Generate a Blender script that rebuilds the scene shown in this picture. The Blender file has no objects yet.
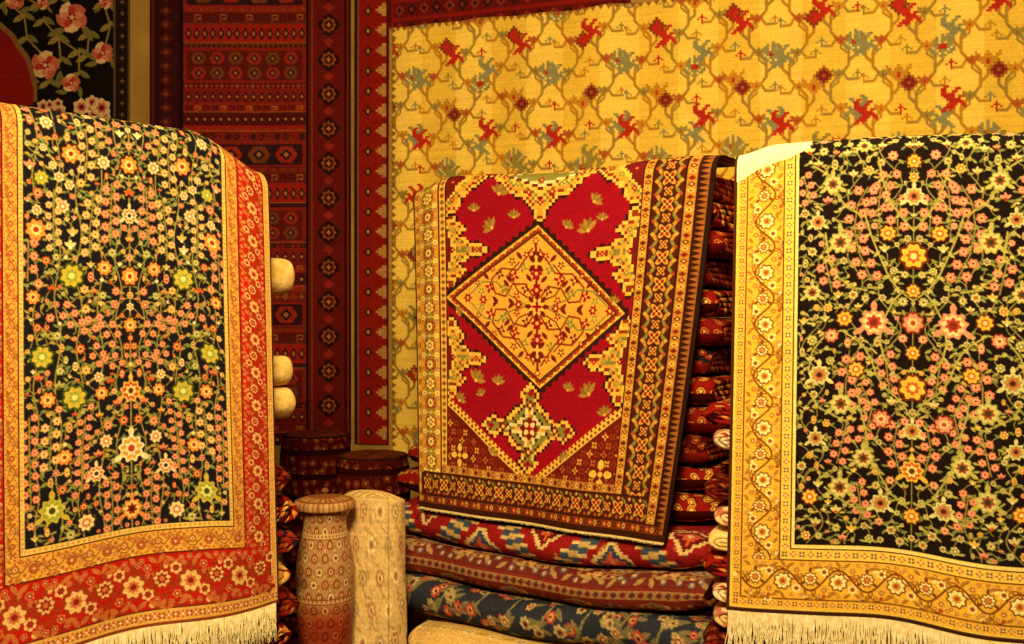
import bpy, math, random
import numpy as np
from mathutils import Vector, Matrix
scene=bpy.context.scene
try:
    scene.view_settings.view_transform='Standard'
    scene.view_settings.look='None'
except Exception: pass

# ------------------------------------------------------------------ colour
def hx(h):
    if not isinstance(h,str): return np.array(h,float)
    h=h.lstrip('#'); return np.array([int(h[i:i+2],16)/255 for i in (0,2,4)])
def lin(c):
    c=np.clip(np.asarray(c,float),0,1)
    return np.where(c<=0.04045,c/12.92,((c+0.055)/1.055)**2.4)
def rgba(h):
    l=lin(hx(h)); return (float(l[0]),float(l[1]),float(l[2]),1.0)

# ------------------------------------------------------------------ 2-D weaving canvas
class Cv:
    def __init__(s,W,H,bg,ss=2):
        s.W,s.H,s.ss=int(W),int(H),ss
        s.a=np.empty((s.H*ss,s.W*ss,3)); s.a[:]=hx(bg)
    def _g(s,x0,y0,x1,y1):
        k=s.ss
        i0=max(0,int(y0*k)-1);i1=min(s.H*k,int(y1*k)+2)
        j0=max(0,int(x0*k)-1);j1=min(s.W*k,int(x1*k)+2)
        if i1<=i0 or j1<=j0: return None
        X=(np.arange(j0,j1)+.5)/k; Y=(np.arange(i0,i1)+.5)/k
        return (slice(i0,i1),slice(j0,j1)),X[None,:],Y[:,None]
    def rect(s,x0,y0,x1,y1,c):
        g=s._g(x0,y0,x1,y1)
        if g is None: return
        m=(g[1]>=x0)&(g[1]<=x1)&(g[2]>=y0)&(g[2]<=y1)
        s.a[g[0]][m]=hx(c)
    def ell(s,cx,cy,rx,ry,c,ang=0):
        R=max(rx,ry); g=s._g(cx-R,cy-R,cx+R,cy+R)
        if g is None: return
        dx=g[1]-cx;dy=g[2]-cy;ca,sa=math.cos(ang),math.sin(ang)
        u=(dx*ca+dy*sa)/rx; v=(-dx*sa+dy*ca)/ry
        s.a[g[0]][(u*u+v*v)<=1]=hx(c)
    def lobes(s,L,shrink,c,q=4,x0=-1e9,x1=1e9):
        """union of ellipses / diamonds drawn in woven steps of q"""
        L=[(a,b,rx-shrink,ry-shrink,k) for a,b,rx,ry,k in L if rx-shrink>1 and ry-shrink>1]
        if not L: return
        g=s._g(min(a-rx for a,b,rx,ry,k in L)-q,min(b-ry for a,b,rx,ry,k in L)-q,max(a+rx for a,b,rx,ry,k in L)+q,max(b+ry for a,b,rx,ry,k in L)+q)
        if g is None: return
        X=np.floor(g[1]/q)*q+q/2; Y=np.floor(g[2]/q)*q+q/2; m=np.zeros((Y.shape[0],X.shape[1]),bool)
        for a,b,rx,ry,k in L:
            u=(X-a)/rx; v=(Y-b)/ry; m|=(u*u+v*v<=1) if k else (np.abs(u)+np.abs(v)<=1)
        m&=(g[1]>=x0)&(g[1]<=x1)
        s.a[g[0]][m]=hx(c)
    def disc(s,cx,cy,r,c): s.ell(cx,cy,r,r,c)
    def leaf(s,cx,cy,l,w,ang,c):
        g=s._g(cx-l,cy-l,cx+l,cy+l)
        if g is None: return
        dx=g[1]-cx;dy=g[2]-cy;ca,sa=math.cos(ang),math.sin(ang)
        u=(dx*ca+dy*sa)/l; v=(-dx*sa+dy*ca)/w
        s.a[g[0]][np.abs(v)<=(1-u*u)]=hx(c)
    def line(s,x0,y0,x1,y1,w,c):
        r=w/2; g=s._g(min(x0,x1)-r,min(y0,y1)-r,max(x0,x1)+r,max(y0,y1)+r)
        if g is None: return
        dx,dy=x1-x0,y1-y0;L=dx*dx+dy*dy+1e-9
        t=np.clip(((g[1]-x0)*dx+(g[2]-y0)*dy)/L,0,1)
        d=(g[1]-x0-t*dx)**2+(g[2]-y0-t*dy)**2
        s.a[g[0]][d<=r*r]=hx(c)
    def pl(s,pts,w,c,closed=False):
        n=len(pts)
        for i in range(n if closed else n-1):
            a=pts[i];b=pts[(i+1)%n]; s.line(a[0],a[1],b[0],b[1],w,c)
    def poly(s,pts,c,outline=None,ow=2):
        P=np.array(pts,float); g=s._g(P[:,0].min(),P[:,1].min(),P[:,0].max(),P[:,1].max())
        if g is None: return
        X,Y=np.broadcast_arrays(g[1],g[2]); ins=np.zeros(X.shape,bool)
        n=len(P)
        for i in range(n):
            x1,y1=P[i];x2,y2=P[(i+1)%n]
            if y1==y2: continue
            cond=((y1>Y)!=(y2>Y))&(X<(x2-x1)*(Y-y1)/(y2-y1)+x1)
            ins^=cond
        s.a[g[0]][ins]=hx(c)
        if outline is not None: s.pl(pts,ow,outline,True)
    def flower(s,cx,cy,r,n,c,rot=0,d=.2):
        g=s._g(cx-r,cy-r,cx+r,cy+r)
        if g is None: return
        dx=g[1]-cx;dy=g[2]-cy;th=np.arctan2(dy,dx)
        s.a[g[0]][np.hypot(dx,dy)<=r*((1-d)+d*np.cos(n*(th-rot)))]=hx(c)
    def rosette(s,x,y,r,c1,c2,c3,n=6,rot=.5,out=None):
        if out is not None: s.flower(x,y,r*1.2,n,out,rot,.08)
        s.flower(x,y,r,n,c1,rot,.11)
        if r>3: s.flower(x,y,r*.58,n,c2,rot+math.pi/n,.14)
        s.disc(x,y,max(r*.26,1),c3)
    def palm(s,x,y,r,c1,c2,c3,c4,up=-1):
        s.flower(x,y,r,9,c1,math.pi/2*up,.10); s.flower(x,y,r*.8,9,c2,math.pi/2*up,.13)
        s.flower(x,y,r*.55,7,c3,math.pi/2*up,.16); s.disc(x,y,r*.25,c4)
        s.leaf(x-r*.95,y-up*r*.6,r*.45,r*.2,.6*up,c1); s.leaf(x+r*.95,y-up*r*.6,r*.45,r*.2,-.6*up,c1)
        s.leaf(x,y+up*r*1.15,r*.4,r*.22,math.pi/2,c1)
    def bmp(s,rows,cx,cy,q,fl,cols):
        h=len(rows);w=len(rows[0])
        for j,rw in enumerate(rows):
            for i,ch in enumerate(rw):
                if ch in cols:
                    u=(i-w/2)*q; 
                    if fl<0: u=-u-q
                    s.rect(cx+u,cy+(j-h/2)*q,cx+u+q,cy+(j-h/2)*q+q,cols[ch])
    def mirror(s,x0,x1,y1=None):
        k=s.ss; a=int(x0*k); b=int(x1*k); h=(b-a)//2
        y=s.a.shape[0] if y1 is None else int(y1*k)
        s.a[:y,b-h:b]=s.a[:y,a:a+h][:,::-1]
    def out(s,var=.10,seed=0):
        k=s.ss; o=s.a.reshape(s.H,k,s.W,k,3).mean((1,3))
        r=np.random.default_rng(seed)
        o=o*(1+r.normal(0,var,(s.H,s.W,1)))*(1+r.normal(0,.025,(s.H,1,1)))
        return lin(o)

# ------------------------------------------------------------------ materials
def principled(name,rough=.9):
    m=bpy.data.materials.new(name); m.use_nodes=True
    nt=m.node_tree; b=nt.nodes['Principled BSDF']; b.inputs['Roughness'].default_value=rough
    if 'Specular IOR Level' in b.inputs: b.inputs['Specular IOR Level'].default_value=.10
    return m,nt,b
def woven(name,bscale=420,bstr=.3,gain=1.0,rough=.9):
    m,nt,b=principled(name,rough); N=nt.nodes;L=nt.links
    at=N.new('ShaderNodeAttribute'); at.attribute_name='Col'
    tc=N.new('ShaderNodeTexCoord')
    nz=N.new('ShaderNodeTexNoise'); nz.inputs['Scale'].default_value=9; nz.inputs['Detail'].default_value=4
    mr=N.new('ShaderNodeMapRange'); mr.inputs[3].default_value=.85*gain; mr.inputs[4].default_value=1.15*gain
    L.new(tc.outputs['Object'],nz.inputs['Vector']); L.new(nz.outputs[0],mr.inputs[0])
    mx=N.new('ShaderNodeVectorMath'); mx.operation='SCALE'
    L.new(at.outputs['Color'],mx.inputs[0]); L.new(mr.outputs[0],mx.inputs['Scale'])
    L.new(mx.outputs[0],b.inputs['Base Color'])
    n2=N.new('ShaderNodeTexNoise'); n2.inputs['Scale'].default_value=bscale; n2.inputs['Detail'].default_value=2
    L.new(tc.outputs['Object'],n2.inputs['Vector'])
    bp=N.new('ShaderNodeBump'); bp.inputs['Strength'].default_value=bstr; bp.inputs['Distance'].default_value=.003
    L.new(n2.outputs[0],bp.inputs['Height']); L.new(bp.outputs[0],b.inputs['Normal'])
    return m
def rugmat(name,ground,motif,accent,outline,scale=30,stripe=None,sf=16,lo=.6):
    m,nt,b=principled(name,1.0); N=nt.nodes;L=nt.links
    b.inputs['Specular IOR Level'].default_value=.02
    uv=N.new('ShaderNodeUVMap')
    vo=N.new('ShaderNodeTexVoronoi'); vo.voronoi_dimensions='2D'; vo.inputs['Scale'].default_value=scale; vo.inputs['Randomness'].default_value=.6
    nd=N.new('ShaderNodeTexNoise'); nd.inputs['Scale'].default_value=scale*2.2; L.new(uv.outputs[0],nd.inputs['Vector'])
    ma=N.new('ShaderNodeVectorMath'); ma.operation='MULTIPLY_ADD'; ma.inputs[1].default_value=(.5/scale,.5/scale,0)
    L.new(nd.outputs['Color'],ma.inputs[0]); L.new(uv.outputs[0],ma.inputs[2])
    L.new(ma.outputs[0],vo.inputs['Vector'])
    cr=N.new('ShaderNodeValToRGB'); cr.color_ramp.interpolation='CONSTANT'
    el=cr.color_ramp.elements; el[0].position=0; el[0].color=rgba(accent); el[1].position=.14; el[1].color=rgba(outline)
    for p,c in ((.2,motif),(.36,outline),(.42,ground)):
        e=el.new(p); e.color=rgba(c)
    L.new(vo.outputs['Distance'],cr.inputs[0])
    last=cr.outputs[0]
    wv=N.new('ShaderNodeTexWave'); wv.wave_type='BANDS'; wv.bands_direction='Y'; wv.inputs['Scale'].default_value=sf/6.28*1.0
    wv.inputs['Distortion'].default_value=.4
    L.new(uv.outputs[0],wv.inputs['Vector'])
    r2=N.new('ShaderNodeValToRGB'); r2.color_ramp.interpolation='CONSTANT'
    r2.color_ramp.elements[0].color=(0,0,0,1); r2.color_ramp.elements[1].position=.86; r2.color_ramp.elements[1].color=(1,1,1,1)
    L.new(wv.outputs['Color'],r2.inputs[0])
    mx=N.new('ShaderNodeMixRGB'); mx.inputs[2].default_value=rgba(stripe or motif)
    L.new(r2.outputs[0],mx.inputs[0]); L.new(last,mx.inputs[1])
    nz=N.new('ShaderNodeTexNoise'); nz.inputs['Scale'].default_value=60; nz.inputs['Detail'].default_value=5
    L.new(uv.outputs[0],nz.inputs['Vector'])
    mr=N.new('ShaderNodeMapRange'); mr.inputs[3].default_value=lo; mr.inputs[4].default_value=1.3
    L.new(nz.outputs[0],mr.inputs[0])
    sc=N.new('ShaderNodeVectorMath'); sc.operation='SCALE'; L.new(mx.outputs[0],sc.inputs[0]); L.new(mr.outputs[0],sc.inputs['Scale'])
    L.new(sc.outputs[0],b.inputs['Base Color'])
    bp=N.new('ShaderNodeBump'); bp.inputs['Strength'].default_value=.5; bp.inputs['Distance'].default_value=.004
    n2=N.new('ShaderNodeTexNoise'); n2.inputs['Scale'].default_value=300; L.new(uv.outputs[0],n2.inputs['Vector'])
    L.new(n2.outputs[0],bp.inputs['Height']); L.new(bp.outputs[0],b.inputs['Normal'])
    return m
def plain(name,c,c2,scale=20,rough=.9,bump=.2):
    m,nt,b=principled(name,rough); N=nt.nodes;L=nt.links
    tc=N.new('ShaderNodeTexCoord'); nz=N.new('ShaderNodeTexNoise'); nz.inputs['Scale'].default_value=scale; nz.inputs['Detail'].default_value=6
    L.new(tc.outputs['Object'],nz.inputs['Vector'])
    cr=N.new('ShaderNodeValToRGB'); cr.color_ramp.elements[0].position=.35; cr.color_ramp.elements[1].position=.65
    cr.color_ramp.elements[0].color=rgba(c); cr.color_ramp.elements[1].color=rgba(c2)
    L.new(nz.outputs[0],cr.inputs[0]); L.new(cr.outputs[0],b.inputs['Base Color'])
    bp=N.new('ShaderNodeBump'); bp.inputs['Strength'].default_value=bump; bp.inputs['Distance'].default_value=.01
    L.new(nz.outputs[0],bp.inputs['Height']); L.new(bp.outputs[0],b.inputs['Normal'])
    return m
M_pile=woven('wool_pile_woven'); M_flat=woven('flat_woven_wool',300,.12); M_glaze=woven('painted_lacquer',40,.05,1,.4)
M_fringe=plain('cotton_fringe_cream','#e8d49c','#fbf0cc',80)
M_gold=plain('golden_cream_wool','#caa050','#e8c47c',38,1.0,.5)

# ------------------------------------------------------------------ mesh helpers
def build(name,V,F,mat,col=None,uv=None,smooth=True):
    me=bpy.data.meshes.new(name); V=np.asarray(V,np.float32); F=np.asarray(F,np.int32)
    me.vertices.add(len(V)); me.vertices.foreach_set('co',V.ravel())
    me.loops.add(F.size); me.loops.foreach_set('vertex_index',F.ravel())
    me.polygons.add(len(F)); me.polygons.foreach_set('loop_start',np.arange(0,F.size,F.shape[1],dtype=np.int32))
    me.update(calc_edges=True)
    me.polygons.foreach_set('use_smooth',np.full(len(F),smooth))
    if col is not None:
        a=me.color_attributes.new('Col','FLOAT_COLOR','POINT')
        c=np.ones((len(V),4),np.float32); c[:,:3]=col; a.data.foreach_set('color',c.ravel())
    if uv is not None:
        l=me.uv_layers.new(name='UVMap'); l.data.foreach_set('uv',np.asarray(uv,np.float32)[F.ravel()].ravel())
    me.validate(); me.materials.append(mat)
    return me
def mkobj(name,me,label=None,cat=None,parent=None,group=None,kind=None):
    o=bpy.data.objects.new(name,me); scene.collection.objects.link(o)
    if label: o['label']=label
    if cat: o['category']=cat
    if group: o['group']=group
    if kind: o['kind']=kind
    if parent: o.parent=parent
    return o
def sheet(name,posfn,col,Vrows,vmap,mat,back,th=.007,edgecol=None):
    H,W,_=col.shape
    S,Vv=np.meshgrid(np.linspace(0,1,W),Vrows)
    P=posfn(S,Vv); nr=len(Vrows)
    C=col[vmap].copy()
    if edgecol is not None:
        C[:,:3]=lin(hx(edgecol)); C[:,-3:]=lin(hx(edgecol))
    idx=np.arange(nr*W).reshape(nr,W)
    F=np.stack([idx[:-1,:-1],idx[1:,:-1],idx[1:,1:],idx[:-1,1:]],-1).reshape(-1,4)
    b=np.concatenate([idx[0,:],idx[1:,-1],idx[-1,-2::-1],idx[-2:0:-1,0]])
    Pf=P.reshape(-1,3); Cf=C.reshape(-1,3)
    Bp=Pf[b]-np.array(back)*th; n0=len(Pf)
    nb=len(b); k=np.arange(nb); k2=(k+1)%nb
    F2=np.stack([b,n0+k,n0+k2,b[k2]],-1)
    return build(name,np.concatenate([Pf,Bp]),np.concatenate([F,F2]),mat,np.concatenate([Cf,Cf[b]*.8]))
def drape(o,e,n,zt,R,H,Lf,Rf,wave,droop):
    o=np.array(o);e=np.array(e);n=np.array(n);q=math.pi*R/2
    def f(S,V):
        t=np.clip(V/H,0,1); a=Lf(t)+(Rf(t)-Lf(t))*S
        phi=np.clip((q-V)/R,0,math.pi/2)
        z=np.where(V>q,zt-R-(V-q),zt-R+R*np.sin(phi))
        bk=R*(1-np.cos(phi))+np.where(V<0,-V,0)
        w=wave(S,t)-bk
        x=o[0]+e[0]*a+n[0]*w; y=o[1]+e[1]*a+n[1]*w
        return np.stack([x,y,z-droop(S,V)],-1)
    return f
def drape_rows(H,nrows,back=.3):
    ext=np.linspace(-back,-.01,10); v=np.linspace(0,H,nrows)
    return np.concatenate([ext,v]), np.concatenate([np.zeros(10,int),np.arange(nrows)])
def fringe(name,posfn,H,S0,S1,n,length,n3,parent,label,seed,mat=M_fringe,thick=.0019):
    r=random.Random(seed); V=[];F=[]
    for i in range(n):
        s=S0+(S1-S0)*(i+r.random()*.8)/n; s=min(s,1)
        p=posfn(np.array([[s]]),np.array([[H]]))[0,0]; 
        p2=posfn(np.array([[min(s+.01,1)]]),np.array([[H]]))[0,0]; p1=posfn(np.array([[max(s-.01,0)]]),np.array([[H]]))[0,0]
        e=Vector(p2-p1).normalized(); nn=Vector((n3[0],n3[1],0))
        p=Vector(p)-nn*.003; Ln=length*(.8+.35*r.random()); cl=math.sin(i*.9)*.5+r.uniform(-.6,.6)
        b0=len(V); K=5
        for k in range(K):
            t=k/(K-1); w=thick*(1.1-.6*t)
            c=p+e*(cl*.012*t*t+ .004*math.sin(t*6+i)*t)*(length/.085)+nn*(.01*t*t*r.uniform(-.3,1.0)); c.z-=Ln*t-.004
            for a in (0,2.094,4.188):
                V.append(c+e*(w*math.cos(a))+nn*(w*math.sin(a)))
        for k in range(K-1):
            for j in range(3):
                a=b0+k*3+j;b=b0+k*3+(j+1)%3; F.append((a,b,b+3,a+3))
    me=build(name,[tuple(v) for v in V],F,mat)
    return mkobj(name,me,label=label,parent=parent,kind='stuff')
def strip(path,ht,ext,segs,plane,warp=None):
    P=np.array(path,float); T=np.gradient(P,axis=0); T/=np.linalg.norm(T,axis=1)[:,None]+1e-9
    Nn=np.stack([-T[:,1],T[:,0]],1); A=P+Nn*ht; B=P-Nn*ht
    loop=np.concatenate([A,B[::-1]]); n=len(P); m=len(loop)
    s=np.concatenate([[0],np.cumsum(np.linalg.norm(np.diff(P,axis=0),axis=1))]); sl=np.concatenate([s,s[::-1]+.013])
    ys=np.linspace(0,ext,segs+1)
    a=np.repeat(loop[None],segs+1,0); yy=np.repeat(ys[:,None],m,1)
    if plane=='xz': V=np.stack([a[...,0],yy,a[...,1]],-1)
    else: V=np.stack([a[...,0],a[...,1],yy],-1)
    if warp: V=warp(V)
    uv=np.stack([yy,np.repeat(sl[None],segs+1,0)],-1)
    I=np.arange((segs+1)*m).reshape(segs+1,m); J=np.roll(I,-1,1)
    F=np.stack([I[:-1],J[:-1],J[1:],I[1:]],-1).reshape(-1,4)
    k=np.arange(n-1)
    caps=[]
    for row,fl in ((0,1),(segs,0)):
        q=np.stack([I[row,k],I[row,k+1],I[row,m-2-k],I[row,m-1-k]],-1)
        if fl: q=q[:,::-1]
        caps.append(q)
    F=np.concatenate([F]+caps)
    return V.reshape(-1,3),F,uv.reshape(-1,2)
def fold_path(depth,th,na=14,dense=None):
    t=th/4; cx=-2*t; cz=2*t
    def seg(x0,z0,x1,z1,n): return [(x0+(x1-x0)*i/n,z0+(z1-z0)*i/n) for i in range(n)]
    def arc(c,r,a0,a1,n): return [(c[0]+r*math.cos(a0+(a1-a0)*i/n),c[1]+r*math.sin(a0+(a1-a0)*i/n)) for i in range(n)]
    P=[]; h=math.pi/2
    nd=6 if dense is None else dense
    P+=seg(-depth,.5*t,cx-.12,.5*t,4)+seg(cx-.12,.5*t,cx,.5*t,nd)+arc((cx,cz),1.5*t,-h,h,na)+seg(cx,3.5*t,cx-.12,3.5*t,nd)
    P+=seg(cx-.12,3.5*t,-depth+t,3.5*t,4)+arc((-depth+t,3*t),.5*t,h,3*h,6)
    P+=seg(-depth+t,2.5*t,cx,2.5*t,5)+arc((cx,cz),.5*t,h,-h,8)+seg(cx,1.5*t,-depth,1.5*t,5)+[(-depth,1.5*t)]
    return P
def fold_me(name,depth,length,th,mat,seed,segs=14,na=14,dense=None,canvas=None,wob=.010,res=400,squash=None,endr=0):
    r=np.random.default_rng(seed); ph=r.uniform(0,6,4)
    def warp(V):
        y=V[...,1].copy(); z0=V[...,2].copy(); w=np.clip(1+V[...,0]/.25,0,1)
        V=V.copy()
        V[...,0]+=w*wob*(np.sin(y*7+ph[0])*.6+np.sin(y*17+ph[1])*.4-.5)
        V[...,1]+=w*.006*np.sin(z0*60+ph[2])
        V[...,2]+= -th*.035*(1+np.sin(y*11+ph[3]))*(z0/th)
        if endr:
            ed=np.exp(-(y/endr)**2)+np.exp(-((length-y)/endr)**2)
            V[...,2]+= (th*.5-z0)*.34*ed*w
            V[...,0]-= w*ed*endr*.9*(.4+ (np.abs(z0-th/2)/(th/2))**2*.3)
        if squash is not None:
            zb,cf=squash; V[...,2]-=(V[...,2]+zb)*cf(y)
        return V
    P=fold_path(depth,th*.985,na,dense)
    V,F,uv=strip(P,th/4*.44,length,segs,'xz',warp)
    col=None
    if canvas is not None:
        H,W,_=canvas.shape
        v0=depth-.25
        ui=np.clip((uv[:,0]*res).astype(int),0,W-1); vi=np.clip(((uv[:,1]-v0)*res).astype(int),0,H-1)
        col=canvas[vi,ui]
    return build(name,V,F,mat,col,uv)
def place(o,org,z,d):
    o.location=(org[0],org[1],z); o.rotation_euler=(0,0,math.atan2(d[1],d[0]))

# ------------------------------------------------------------------ room
def box(name,x0,y0,z0,x1,y1,z1,mat):
    V=[(x0,y0,z0),(x1,y0,z0),(x1,y1,z0),(x0,y1,z0),(x0,y0,z1),(x1,y0,z1),(x1,y1,z1),(x0,y1,z1)]
    F=[(0,3,2,1),(4,5,6,7),(0,1,5,4),(1,2,6,5),(2,3,7,6),(3,0,4,7)]
    return mkobj(name,build(name,V,F,mat,smooth=False),kind='structure')
M_wall=plain('ochre_plaster_wall','#947034','#a88442',6)
M_dark=plain('brown_plaster_wall','#5c3a20','#70482a',6)
M_floor=plain('dark_red_floor_carpet','#3a0d0a','#551610',30)
box('floor',-2.6,-1.2,-.1,3.2,5.2,0,M_floor)
box('ceiling',-2.6,-1.2,3.0,3.2,5.2,3.1,M_dark)
box('wall_left',-2.6,-1.2,0,-2.5,4.4,3,M_dark)
box('wall_right',3.1,-1.2,0,3.2,4.4,3,M_dark)
box('wall_front',-2.5,-1.2,0,3.1,-1.1,3,M_dark)
box('wall_back',-2.5,4.307,0,-.684,4.407,3,M_wall)
ca=(-.52,4.2); ce=(.949,-.316); cn=(-.316,-.949)
wo=(ca[0]-cn[0]*.05-ce[0]*.19, ca[1]-cn[1]*.05-ce[1]*.19)
LW=4.1
def P2(o,e,n,a,b): return (o[0]+e[0]*a+n[0]*b,o[1]+e[1]*a+n[1]*b)
q=[P2(wo,ce,cn,0,0),P2(wo,ce,cn,LW,0),P2(wo,ce,cn,LW,-.1),P2(wo,ce,cn,0,-.1)]
V=[(x,y,0) for x,y in q]+[(x,y,3) for x,y in q]
mkobj('wall_back_angled',build('wall_back_angled',V,[(0,3,2,1),(4,5,6,7),(0,1,5,4),(1,2,6,5),(2,3,7,6),(3,0,4,7)],M_wall,smooth=False),kind='structure')

# ------------------------------------------------------------------ floral field generator
def floral(cv,x0,xa,y0,y1,seed,big,strings,smallpal,leafc,stemc,rs=(4.2,5.6),fill=6000,gap=1.6,lp=.5,vx=(.12,.38,.64,.88),vw=2.0,am=(7,12)):
    r=random.Random(seed); pts=[]
    for vi,fx in enumerate(vx):
        xc=x0+(xa-x0)*fx; per=r.uniform(80,120); ph=r.uniform(0,6); am_=r.uniform(*am)
        sx=lambda y:xc+am_*math.sin(y/per*6.283+ph)
        y=y0+r.uniform(5,30);sd=1
        while y<y1:
            R=r.uniform(8,14); X=sx(y); 
            P=[(X+sd*(R-R*math.cos(a)*(1-a/9)),y-R*math.sin(a)*(1-a/9)) for a in np.linspace(0,4.0,14)]
            cv.pl(P,vw*.75,stemc)
            for k in (4,8): cv.leaf(P[k][0]+r.uniform(-2,2),P[k][1],5,2.1,r.uniform(-1.2,1.2),r.choice(leafc))
            sd=-sd; y+=r.uniform(20,30)
        cv.pl([(sx(y),y) for y in np.arange(y0,y1,3.)],vw,stemc)
    cv.pl([(xa,y) for y in (y0,y1)],vw*1.3,stemc)
    for b in big: pts.append((b[0],b[1],b[2],'big',b))
    for (pl_,rad,cols) in strings:
        P=np.array(pl_,float); d=np.concatenate([[0],np.cumsum(np.linalg.norm(np.diff(P,axis=0),axis=1))])
        k=0; s=0; rad=rad*r.uniform(.85,1.12)
        cv.pl([tuple(p) for p in P],2.0,stemc)
        while s<d[-1]:
            x=np.interp(s,d,P[:,0]); y=np.interp(s,d,P[:,1]); x2=np.interp(s+2,d,P[:,0]); y2=np.interp(s+2,d,P[:,1])
            L=math.hypot(x2-x,y2-y)+1e-6; sd=1 if k%2 else -1
            pts.append((x-(y2-y)/L*sd*rad*1.2,y+(x2-x)/L*sd*rad*1.2,rad,'str',cols)); s+=rad*1.35; k+=1
    arr=np.array([(p[0],p[1],p[2]) for p in pts]) if pts else np.zeros((0,3))
    for it in range(fill):
        rad=r.uniform(rs[0]+(rs[1]-rs[0])*.55,rs[1]) if it<fill*.12 else r.uniform(rs[0],rs[0]+(rs[1]-rs[0])*.5); x=r.uniform(x0+rad,xa-rad*.3); y=r.uniform(y0,y1-rad)
        if xa-x<rad: x=xa
        if len(arr):
            d=np.hypot(arr[:,0]-x,arr[:,1]-y)-arr[:,2]
            if d.min()<rad+gap: continue
        pts.append((x,y,rad,'sm',None)); arr=np.vstack([arr,[x,y,rad]])
    for i,p in enumerate(pts):
        if p[3]=='sm':
            m=(arr[:,1]>p[1]+3); d=np.hypot(arr[:,0]-p[0],(arr[:,1]-p[1])*.8); d[~m]=1e9; j=int(d.argmin())
            if d[j]<34:
                a=(p[0],p[1]);b=(arr[j,0],arr[j,1]); mx=(a[0]+b[0])/2+r.choice((-5,5)); my=(a[1]+b[1])/2
                cv.pl([a,((a[0]+2*mx)/3,(a[1]+2*my)/3),((b[0]+2*mx)/3,(b[1]+2*my)/3),b],1.3,stemc)
        if r.random()<lp: cv.leaf(p[0]+p[2]+2,p[1]+2,4.8,1.7,r.uniform(-.9,.9),r.choice(leafc))
        if r.random()<lp: cv.leaf(p[0]-p[2]-2,p[1]+3,4.8,1.7,r.uniform(-.9,.9),r.choice(leafc))
    for p in pts:
        x,y,rad,k,b=p
        if k=='big':
            if b[3]=='palm': cv.palm(x,y,rad,*b[4])
            else: cv.rosette(x,y,rad,*b[4][:3],n=8,out=b[4][3])
        elif k=='str': cv.rosette(x,y,rad,*b,n=6,rot=r.random()*6)
        else:
            c=r.choice(smallpal); t=r.random()
            if t<.6: cv.rosette(x,y,rad,*c,n=r.choice([6,7,8]),rot=r.random()*6)
            elif t<.84:
                for a in (0,1,2): cv.leaf(x+math.cos(a*1-2.57)*rad*.5,y+math.sin(a-2.57)*rad*.5,rad*.85,rad*.38,a-2.57,c[0])
                cv.disc(x,y+rad*.2,rad*.35,c[2])
            else:
                cv.ell(x,y,rad*.6,rad,c[0]); cv.ell(x,y,rad*.32,rad*.6,c[1]); cv.disc(x,y,rad*.2,c[2])
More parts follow.
